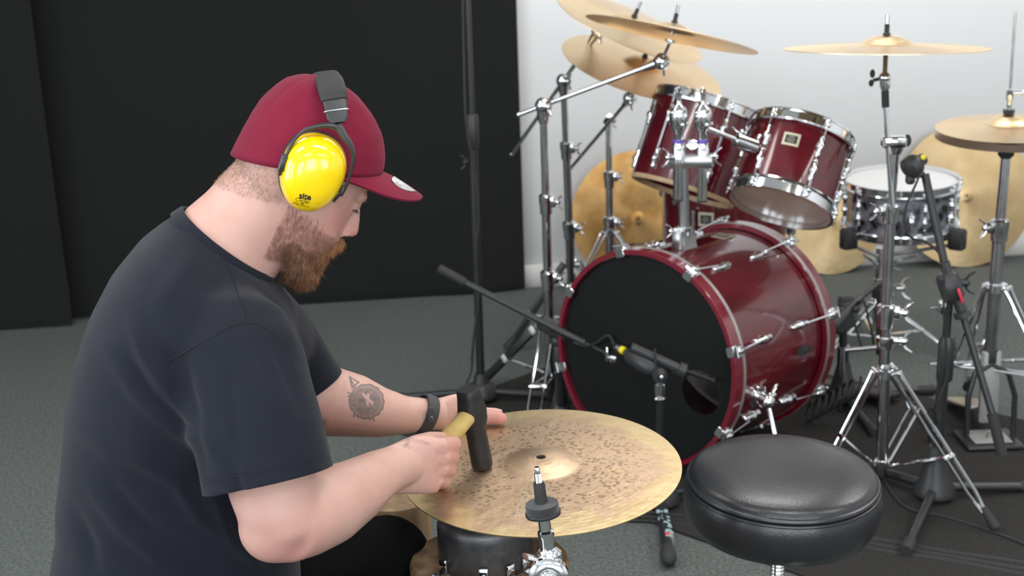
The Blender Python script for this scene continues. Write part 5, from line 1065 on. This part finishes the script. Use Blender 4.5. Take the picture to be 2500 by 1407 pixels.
# ---- t-shirt
b = MB()
TS = [((441, 517), (676, 684), .08), ((425, 532), (690, 700), .094), ((396, 548), (702, 720), .118), ((335, 597), (715, 770), .165), ((264, 685), (738, 840), .198), ((212, 790), (748, 915), .205), ((178, 900), (748, 985), .2), ((160, 1030), (740, 1075), .178), ((148, 1150), (730, 1180), .168), ((137, 1235), (728, 1270), .168), ((140, 1300), (730, 1340), .172), ((122, 1400), (735, 1420), .2), ((112, 1500), (725, 1510), .205), ((120, 1590), (700, 1590), .205), ((160, 1625), (670, 1625), .17)]
R = []
for (b0, f0, w) in TS:
    p, q = pp(*b0), pp(*f0); R.append(sect((p + q) / 2, nrm(q - p), RT, np.linalg.norm(q - p) / 2, w, 48, 2.35))
b.rings(R)
hd_ = nrm(at(808, 1140, 1.6) - at(500, 1205, 1.6)); 
SL = [(pp(500, 700, .03), .03, .03), (pp(520, 742, .07), .06, .05), (pp(545, 800, .115), .08, .066), (pp(572, 868, .15), .088, .07), (pp(600, 955, .182), .082, .07), (pp(628, 1055, .215), .081, .066), (pp(650, 1150, .238), .08, .064), (pp(664, 1225, .25), .082, .064)]
b.rings([sect(c, nrm(hd_ + V(0, 0, (.5 - i * .1) * .0)), nrm(np.cross(hd_, SL[min(max(i, 2) + 1, 7)][0] - SL[min(max(i, 2) + 1, 7) - 1][0])), a, w, 36, 2.2) for i, (c, a, w) in enumerate(SL)])
fs = [(pp(590, 790, -.1), .08), (at(660, 848, 1.985), .075), (at(712, 915, 1.995), .07), (at(742, 962, 2.0), .07), (at(775, 1015, 2.005), .072)]
b.tube([p for p, r in fs], [r for p, r in fs], 28)
sh = solid('t_shirt', b, .0042, 36, .55)
v = getv(sh); nn = getn(sh); P2 = px_of(v); near = (nn @ RT) > -.15
def fold(pts, amp, wpx):
    global v
    pts = np.array(pts, float); best = np.full(len(v), 1e9); tt = np.zeros(len(v)); tot = len(pts) - 1
    for i in range(tot):
        a, c = pts[i], pts[i + 1]; d = c - a; t_ = np.clip(((P2 - a) @ d) / (d @ d), 0, 1); q = a + t_[:, None] * d; dist = np.hypot(*(P2 - q).T); m = dist < best; best[m] = dist[m]; tt[m] = (i + t_[m]) / tot
    w = np.exp(-(best / wpx) ** 2) * np.sin(PI * np.clip(tt * .92 + .04, 0, 1)) ** .6 * near; v = v + nn * (w * amp)[:, None]
for pts, amp, w in (([(318, 790), (360, 880), (420, 960), (520, 1090)], .0075, 16), ([(255, 845), (330, 960), (430, 1050), (510, 1100)], .006, 18), ([(360, 770), (410, 850), (430, 950), (470, 1010)], -.006, 16), ([(300, 850), (370, 970), (460, 1050)], -.006, 14),
    ([(430, 830), (455, 930), (480, 1040), (500, 1150)], -.007, 18), ([(225, 1190), (300, 1290), (380, 1360), (460, 1400)], .007, 20), ([(270, 1180), (350, 1280), (450, 1340)], -.005, 18), ([(330, 1120), (430, 1180), (480, 1260), (560, 1330)], .006, 18), ([(180, 1240), (220, 1330), (230, 1400)], -.006, 20),
    ([(620, 830), (650, 930), (690, 1020)], .003, 18), ([(660, 830), (700, 920), (740, 1010)], -.0035, 14), ([(560, 900), (570, 1010), (590, 1110)], -.003, 16), ([(470, 620), (420, 700), (380, 760)], .003, 24), ([(560, 1130), (600, 1250), (650, 1350)], -.008, 16), ([(520, 1210), (560, 1310), (640, 1400)], .007, 16), ([(690, 700), (725, 760), (745, 850)], -.003, 12), ([(150, 1010), (260, 1100), (360, 1130)], .003, 22), ([(640, 700), (690, 770), (715, 850)], .003, 14)): fold(pts, amp, w)
big = np.array([noise.noise(Vector(p * 9)) for p in v]); v = v + nn * (big * .0022)[:, None]
setv(sh, v)
bmx = bmesh.new(); bmx.from_mesh(sh)
def cut(center, direction, rad, smin=-9):
    c = Vector(center); rt = Vector(RT); fcs = [f for f in bmx.faces if (f.calc_center_median() - c).length < rad and (f.calc_center_median() - Vector(P0)).dot(rt) > smin and not (smin > -5 and f.normal.dot(rt) > .2 and (f.calc_center_median() - Vector(P0)).dot(rt) < .205)]
    g = list({x for f in fcs for x in f.verts}) + list({x for f in fcs for x in f.edges}) + fcs
    bmesh.ops.bisect_plane(bmx, geom=g, plane_co=c, plane_no=Vector(direction), clear_outer=True)
cut(pp(654, 1172, .241), nrm(pp(654, 1172, .238) - pp(630, 1062, .222)) , .125, .16)
cut(at(740, 958, 2.0), nrm(at(770, 1010, 2.0) - at(712, 912, 2.0)), .1)
cA, cB = pp(438, 514), pp(668, 676); nd = nrm(np.cross(nrm(cB - cA), RT)); nd = nd * np.sign(np.dot(nd, O3 - cA)); pass
bmx.to_mesh(sh); bmx.free(); sh.update(); v = getv(sh); shf = faces(sh); shbv = tobvh(v, shf)
shirt = place(sh, 't_shirt', M_SHIRT, man, 0); md = shirt.modifiers.new('cloth', 'SOLIDIFY'); md.thickness = .0025; md.offset = -1
def seam(name, pts, r, m=M_SHIRT, off=0.0, bv=shbv, sub=7):
    Q = []; P = [np.asarray(p, float) for p in pts]; P = [2 * P[0] - P[1]] + P + [2 * P[-1] - P[-2]]
    for i in range(1, len(P) - 2):
        for k in range(sub + (i == len(P) - 3)):
            t = k / sub; a, b_, c, d = P[i - 1], P[i], P[i + 1], P[i + 2]; q = .5 * (2 * b_ + (c - a) * t + (2 * a - 5 * b_ + 4 * c - d) * t * t + (-a + 3 * b_ - 3 * c + d) * t ** 3)
            h = cast(bv, *q)
            if h: n_ = h[1] * (1 if np.dot(h[1], h[0] - CAM) < 0 else -1); Q.append(h[0] + n_ * off)
    if len(Q) > 2: b = MB(); b.tube(Q, r, 6); return obj(name, b, m, shirt)
M_SEAM = mat('seam_thread', (.004, .005, .006), .9)
seam('shoulder_seam', [(513, 556), (535, 610), (565, 690), (598, 784)], .0011); seam('shoulder_seam', [(519, 556), (541, 610), (571, 690), (602, 780)], .0006, M_SEAM)
seam('armhole_seam', [(408, 884), (440, 868), (500, 832), (560, 800), (600, 788), (640, 797), (685, 830), (712, 880), (722, 935)], .001, M_SEAM)
seam('hem_stitching', [(487, 1182), (560, 1168), (640, 1152), (720, 1135), (802, 1116)], .0006, M_SEAM); seam('hem_stitching', [(483, 1174), (560, 1160), (640, 1144), (720, 1127), (799, 1109)], .0005, M_SEAM)
# collar rib round the neck
ce = [( (cA + cB) / 2 + nrm(cB - cA) * np.linalg.norm(cB - cA) / 2 * 1.0 * math.cos(a) + RT * .0765 * math.sin(a)) for a in np.linspace(0, 2 * PI, 49)]
b = MB(); cu = nrm(cB - cA); R = []
for a in np.linspace(0, 2 * PI, 48, endpoint=False):
    o_ = (cA + cB) / 2; rad = cu * np.linalg.norm(cB - cA) / 2 * math.cos(a) + RT * .0765 * math.sin(a); rd_ = nrm(rad)
    R.append(np.array([o_ + rad + rd_ * x + nd * z for x, z in ((-.004, .004), (-.0015, .0055), (.002, .002), (.0065, -.011), (.004, -.014), (-.002, -.006))]))
R.append(R[0]); b.rings(R, False); obj('ribbed_collar', b, M_SHIRT, shirt)
b = MB(); hh = [cast(shbv, x, y) for x, y in ((742, 915), (746, 935), (748, 960))]
# ---- trousers, shoes, stool (mostly below the frame)
b = MB(); HPc = pp(345, 1500); 
def leg(hip, knee, ank, rk=.066): b.tube([hip, hip * .5 + knee * .5, knee], [.088, .08, rk], 24); b.ball(knee, rk * 1.02); b.tube([knee, knee * .5 + ank * .5, ank], [rk * .96, .066, .055], 24)
kL = at(942, 1372, 1.93); hL = pp(380, 1560, -.1); aL = V(kL[0] + .02, kL[1] + .02, .1)
hR = pp(390, 1610, .1); kR = hR + nrm(FD * .95 + RT * .42) * .46 + V(0, 0, .0); kR[2] = hR[2] - .01; aR = V(kR[0] + .02, kR[1], .1)
b.rings([sect(pp(x, y), FD, RT, a, w, 36, 2.4) for x, y, a, w in ((400, 1480, .12, .15), (395, 1540, .14, .17), (390, 1620, .135, .17), (388, 1665, .1, .15))])
leg(hL, kL, aL, .072); leg(hR, kR, aR)
tr = solid('trousers', b, .007, 6); place(tr, 'trousers', M_TROUS, man)
for k, (a_, dr) in enumerate(((aL, FD), (aR, FD))):
    b = MB(); M = frame(V(a_[0], a_[1], 0), (0, 0, 1), dr); b.rings([np.array([(x * k_ + .05, y * k_, z) for x, y in [(math.cos(t_) * .145 * (1 if math.cos(t_) > 0 else .9), math.sin(t_) * (.05 - .008 * math.cos(t_))) for t_ in np.linspace(0, 2 * PI, 28, endpoint=False)]]) for z, k_ in ((.001, .97), (.02, 1.0), (.045, .93), (.07, .7), (.1, .42))], True, M); obj('shoe', b, M_RUBBER, man)
sc_ = pp(385, 1680); sc_z = sc_[2]; 
st = thing('work_stool', 'low round stool under the seated man, below the picture', 'stool', (sc_[0], sc_[1], 0)); zs = sc_z - .02
b = MB(); b.lathe([(.14, -.05), (.165, -.04), (.165, -.01), (.14, 0)], 32, mv(sc_[0], sc_[1], zs)); obj('seat', b, M_LEATHER, st)
for a in range(3):
    a = a * 2.09 + .5; b = MB(); b.tube([V(sc_[0] + .1 * math.cos(a), sc_[1] + .1 * math.sin(a), zs - .04), V(sc_[0] + .2 * math.cos(a), sc_[1] + .2 * math.sin(a), .008)], .013, 12); obj('leg', b, M_BLACKM, st)
# ---- hammer
Hb = rawpt(1178, 1138, .005); Ht = at(1142, 950, Hb[1] - .012); hx = nrm(Ht - Hb); HL = np.linalg.norm(Ht - Hb)
hm = thing('hammer', 'heavy dark forging hammer with a pale wooden handle, held in the fist', 'hammer', tuple(Hb))
hA = at(1154, 1003, (Hb[1] + Ht[1]) / 2 - .003); hB_ = at(1062, 1108, 1.846); hC = hB_ + (hB_ - hA) * .35; hdir = nrm(hA - hB_)
hy = nrm(np.cross(hx, hdir)); Mh = frame(Hb, hx, hy); R = []
for z, w, d_, p in ((0, .0155, .0155, 2), (.003, .0168, .0168, 2), (.03, .0163, .0163, 2), (.055, .0155, .0155, 2.1), (.068, .0162, .0175, 2.3), (.078, .019, .0205, 2.6), (.092, .0198, .021, 2.8), (.104, .0182, .0195, 3.0), (.112, .0168, .018, 3.2), (.121, .0163, .0168, 3), (HL - .002, .016, .0162, 3), (HL, .0145, .0147, 3)):
    a = np.linspace(0, 2 * PI, 32, endpoint=False); c_, s_ = np.cos(a), np.sin(a); z = min(z, HL)
    R.append(np.stack([np.sign(c_) * np.abs(c_) ** (2 / p) * w, np.sign(s_) * np.abs(s_) ** (2 / p) * d_, np.full(32, z)], 1))
b = MB(); b.rings(R, True, Mh); obj('head', b, M_IRON, hm)
b = MB(); b.tube([hC, hB_, hB_ + (hA - hB_) * .55, hA - hdir * .004, hA + hdir * .012], [.0135, .0148, .0155, .0145, .0125], 18, sq=.8); obj('handle', b, M_HANDLE, hm)
# ---- watch
wt = thing('wristwatch', 'dark grey sports watch strap round the far wrist', 'watch', tuple(at(1047, 1012, 2.085)))
wdv = nrm(at(1064, 1012, 2.09) - at(1032, 1010, 2.08)); M = frame(at(1035, 1012, 2.084), nrm(wdv + V(0, 0, -.25)), hv)
b = MB(); b.ring([(.0275, -.0105), (.031, -.0105), (.0316, 0), (.031, .0105), (.0275, .0105)], 48, M @ np.diag([1.1, 1, 1, 1])); M_STRAP = mat('dark_grey_silicone', (.045, .045, .05), .6); obj('strap', b, M_STRAP, wt)
fx = at(1053, 1014, 2.050); b = MB(); b.box(.024, .011, .004, .0012, frame(fx + V(0, -.0, 0), V(0, -1, .25), (0, 0, 1))); o = obj('buckle', b, M_STRAP, wt)
b = MB(); b.box(.007, .003, .003, .001, frame(at(1054, 1022, 2.047), V(0, -1, .25), (0, 0, 1))); obj('buckle_pin', b, M_CHROME, o)
b = MB()
for k in range(9): b.ball((0, 0, 0), (.0022, .0012, .0006), frame(T(M @ np.diag([1.1, 1, 1, 1]), (.0313 * math.cos(1.57 + .0), 0, 0))[0] * 0 + at(1046 + k * .9, 985 + k * 6, 2.053 - abs(k - 4) * .0 ), V(0, -1, .2), (1, 0, 0)), 8, 4)
b = MB(); b.box(.034, .028, .008, .003, frame(at(1049, 1012, 2.12), V(0, 1, 0), hv)); obj('watch_case', b, M_BLACKM, wt)
# ---- tattoos: ink printed on the skin of the forearm and hand
def ink(name, cx, cy, wpx, hpx, rot, fn, n, parent, lab):
    c, s = math.cos(rot), math.sin(rot); v_ = []; col = []; okv = []
    for j in range(n + 1):
        for i in range(n + 1):
            U, V_ = i / n * 2 - 1, j / n * 2 - 1; X, Y = U * wpx / 2, V_ * hpx / 2; h = cast(bodybv, cx + X * c - Y * s, cy + X * s + Y * c)
            if h is None or (len(v_) and False): v_.append((0, 0, 0)); okv.append(False)
            else: v_.append(h[0] + h[1] * .00035); okv.append(True)
            col.append(fn(U, V_))
    f_ = []
    for j in range(n):
        for i in range(n):
            q = (j * (n + 1) + i, j * (n + 1) + i + 1, (j + 1) * (n + 1) + i + 1, (j + 1) * (n + 1) + i)
            if all(okv[k] for k in q) and max(col[k] for k in q) > .02: f_.append(q)
    used = sorted({k for q in f_ for k in q}); mp = {k: i for i, k in enumerate(used)}; b = MB(); b.add([v_[k] for k in used], [tuple(mp[k] for k in q) for q in f_]); o = obj(name, b, M_INK, parent, lab, 0)
    at_ = o.data.color_attributes.new('ink', 'FLOAT_COLOR', 'POINT')
    for i, k in enumerate(used): a = col[k]; at_.data[i].color = (a, a, a, 1)
    return o
M_INK = bpy.data.materials.new('tattoo_ink'); M_INK.use_nodes = True; nt = M_INK.node_tree; bs = nt.nodes['Principled BSDF']; bs.inputs['Base Color'].default_value = (.16, .15, .15, 1); bs.inputs['Roughness'].default_value = .5
ca = nt.nodes.new('ShaderNodeVertexColor'); ca.layer_name = 'ink'; nt.links.new(ca.outputs['Color'], bs.inputs['Alpha'])
def seg(u, v_, a, b_, w):
    a, b_ = V(*a), V(*b_); p = V(u, v_); d = b_ - a; t_ = max(0, min(1, np.dot(p - a, d) / np.dot(d, d))); return max(0, 1 - (np.linalg.norm(p - a - d * t_) / w) ** 2)
def tat1(u, v_):
    r_ = math.hypot(u / .72, (v_ - .1) / .82); th = math.atan2(v_ - .1, u); sc = .055 * abs(math.sin(th * 7)); o = 0
    o = max(o, 1 - (abs(r_ - 1 - sc) / .05) ** 2) * .8; o = max(o, (1 - (abs(r_ - .8) / .035) ** 2) * .7)
    if .82 < r_ < 1.0 + sc: o = max(o, .28 + .25 * (math.sin(th * 40) > .3))
    if r_ < .78: o = max(o, .5 + .25 * noise.noise(Vector((u * 6, v_ * 6, 0))))
    for a, b_, w in (((-.22, -.24), (.26, .14), .06), ((.0, -.26), (.07, .26), .05)):
        if seg(u, v_, a, b_, w) > 0: o = .06
    for cx, cy in ((-.2, .1), (.28, -.12)): 
        if math.hypot(u - cx, v_ - cy) < .12: o = .85
    for k in range(5): o = max(o, .7 * seg(u, v_, (-.4 + k * .14, .45), (-.34 + k * .14, .62), .035))
    for tri in (((-.95, -.95), (-.75, -.45)), ((-.95, -.95), (-.5, -.75)), ((-.75, -.45), (-.5, -.75)), ((-.88, -.85), (-.68, -.55))): o = max(o, .85 * seg(u, v_, *tri, .035))
    if math.hypot((u + .58) / .16, (v_ + .4) / .14) < 1: o = .35
    for k in range(4): o = max(o, .75 * seg(u, v_, (-.88 + k * .05, -.15 + k * .16), (-.62 + k * .03, -.1 + k * .17), .04))
    for k in range(6): o = max(o, .5 * seg(u, v_, (-.45 + k * .18, .95 - abs(k - 2.5) * .03), (-.4 + k * .18, 1.05), .05))
    return max(0, min(.85, o))
ink('tattoo', 896, 976, 112, 98, .2, tat1, 110, body, 'faded grey oval tattoo with a scalloped frame and bow')
def tat2(u, v_): n_ = .6 + .5 * noise.noise(Vector((u * 4, v_ * 4, 2))); return n_ * max(.28 * seg(u, v_, (-.85, .1), (-.2, -.4), .3), .3 * seg(u, v_, (-.2, -.4), (.8, -.05), .28), .42 * seg(u, v_, (-.2, -.2), (-.3, .7), .18), .25 * seg(u, v_, (-.5, .5), (-.1, .7), .2))
ink('tattoo', 1005, 1080, 90, 40, .12, tat2, 40, body, 'faint blue-grey tattoo on the back of the fist')
print('faces body', len(bnf), 'shirt', len(shf))
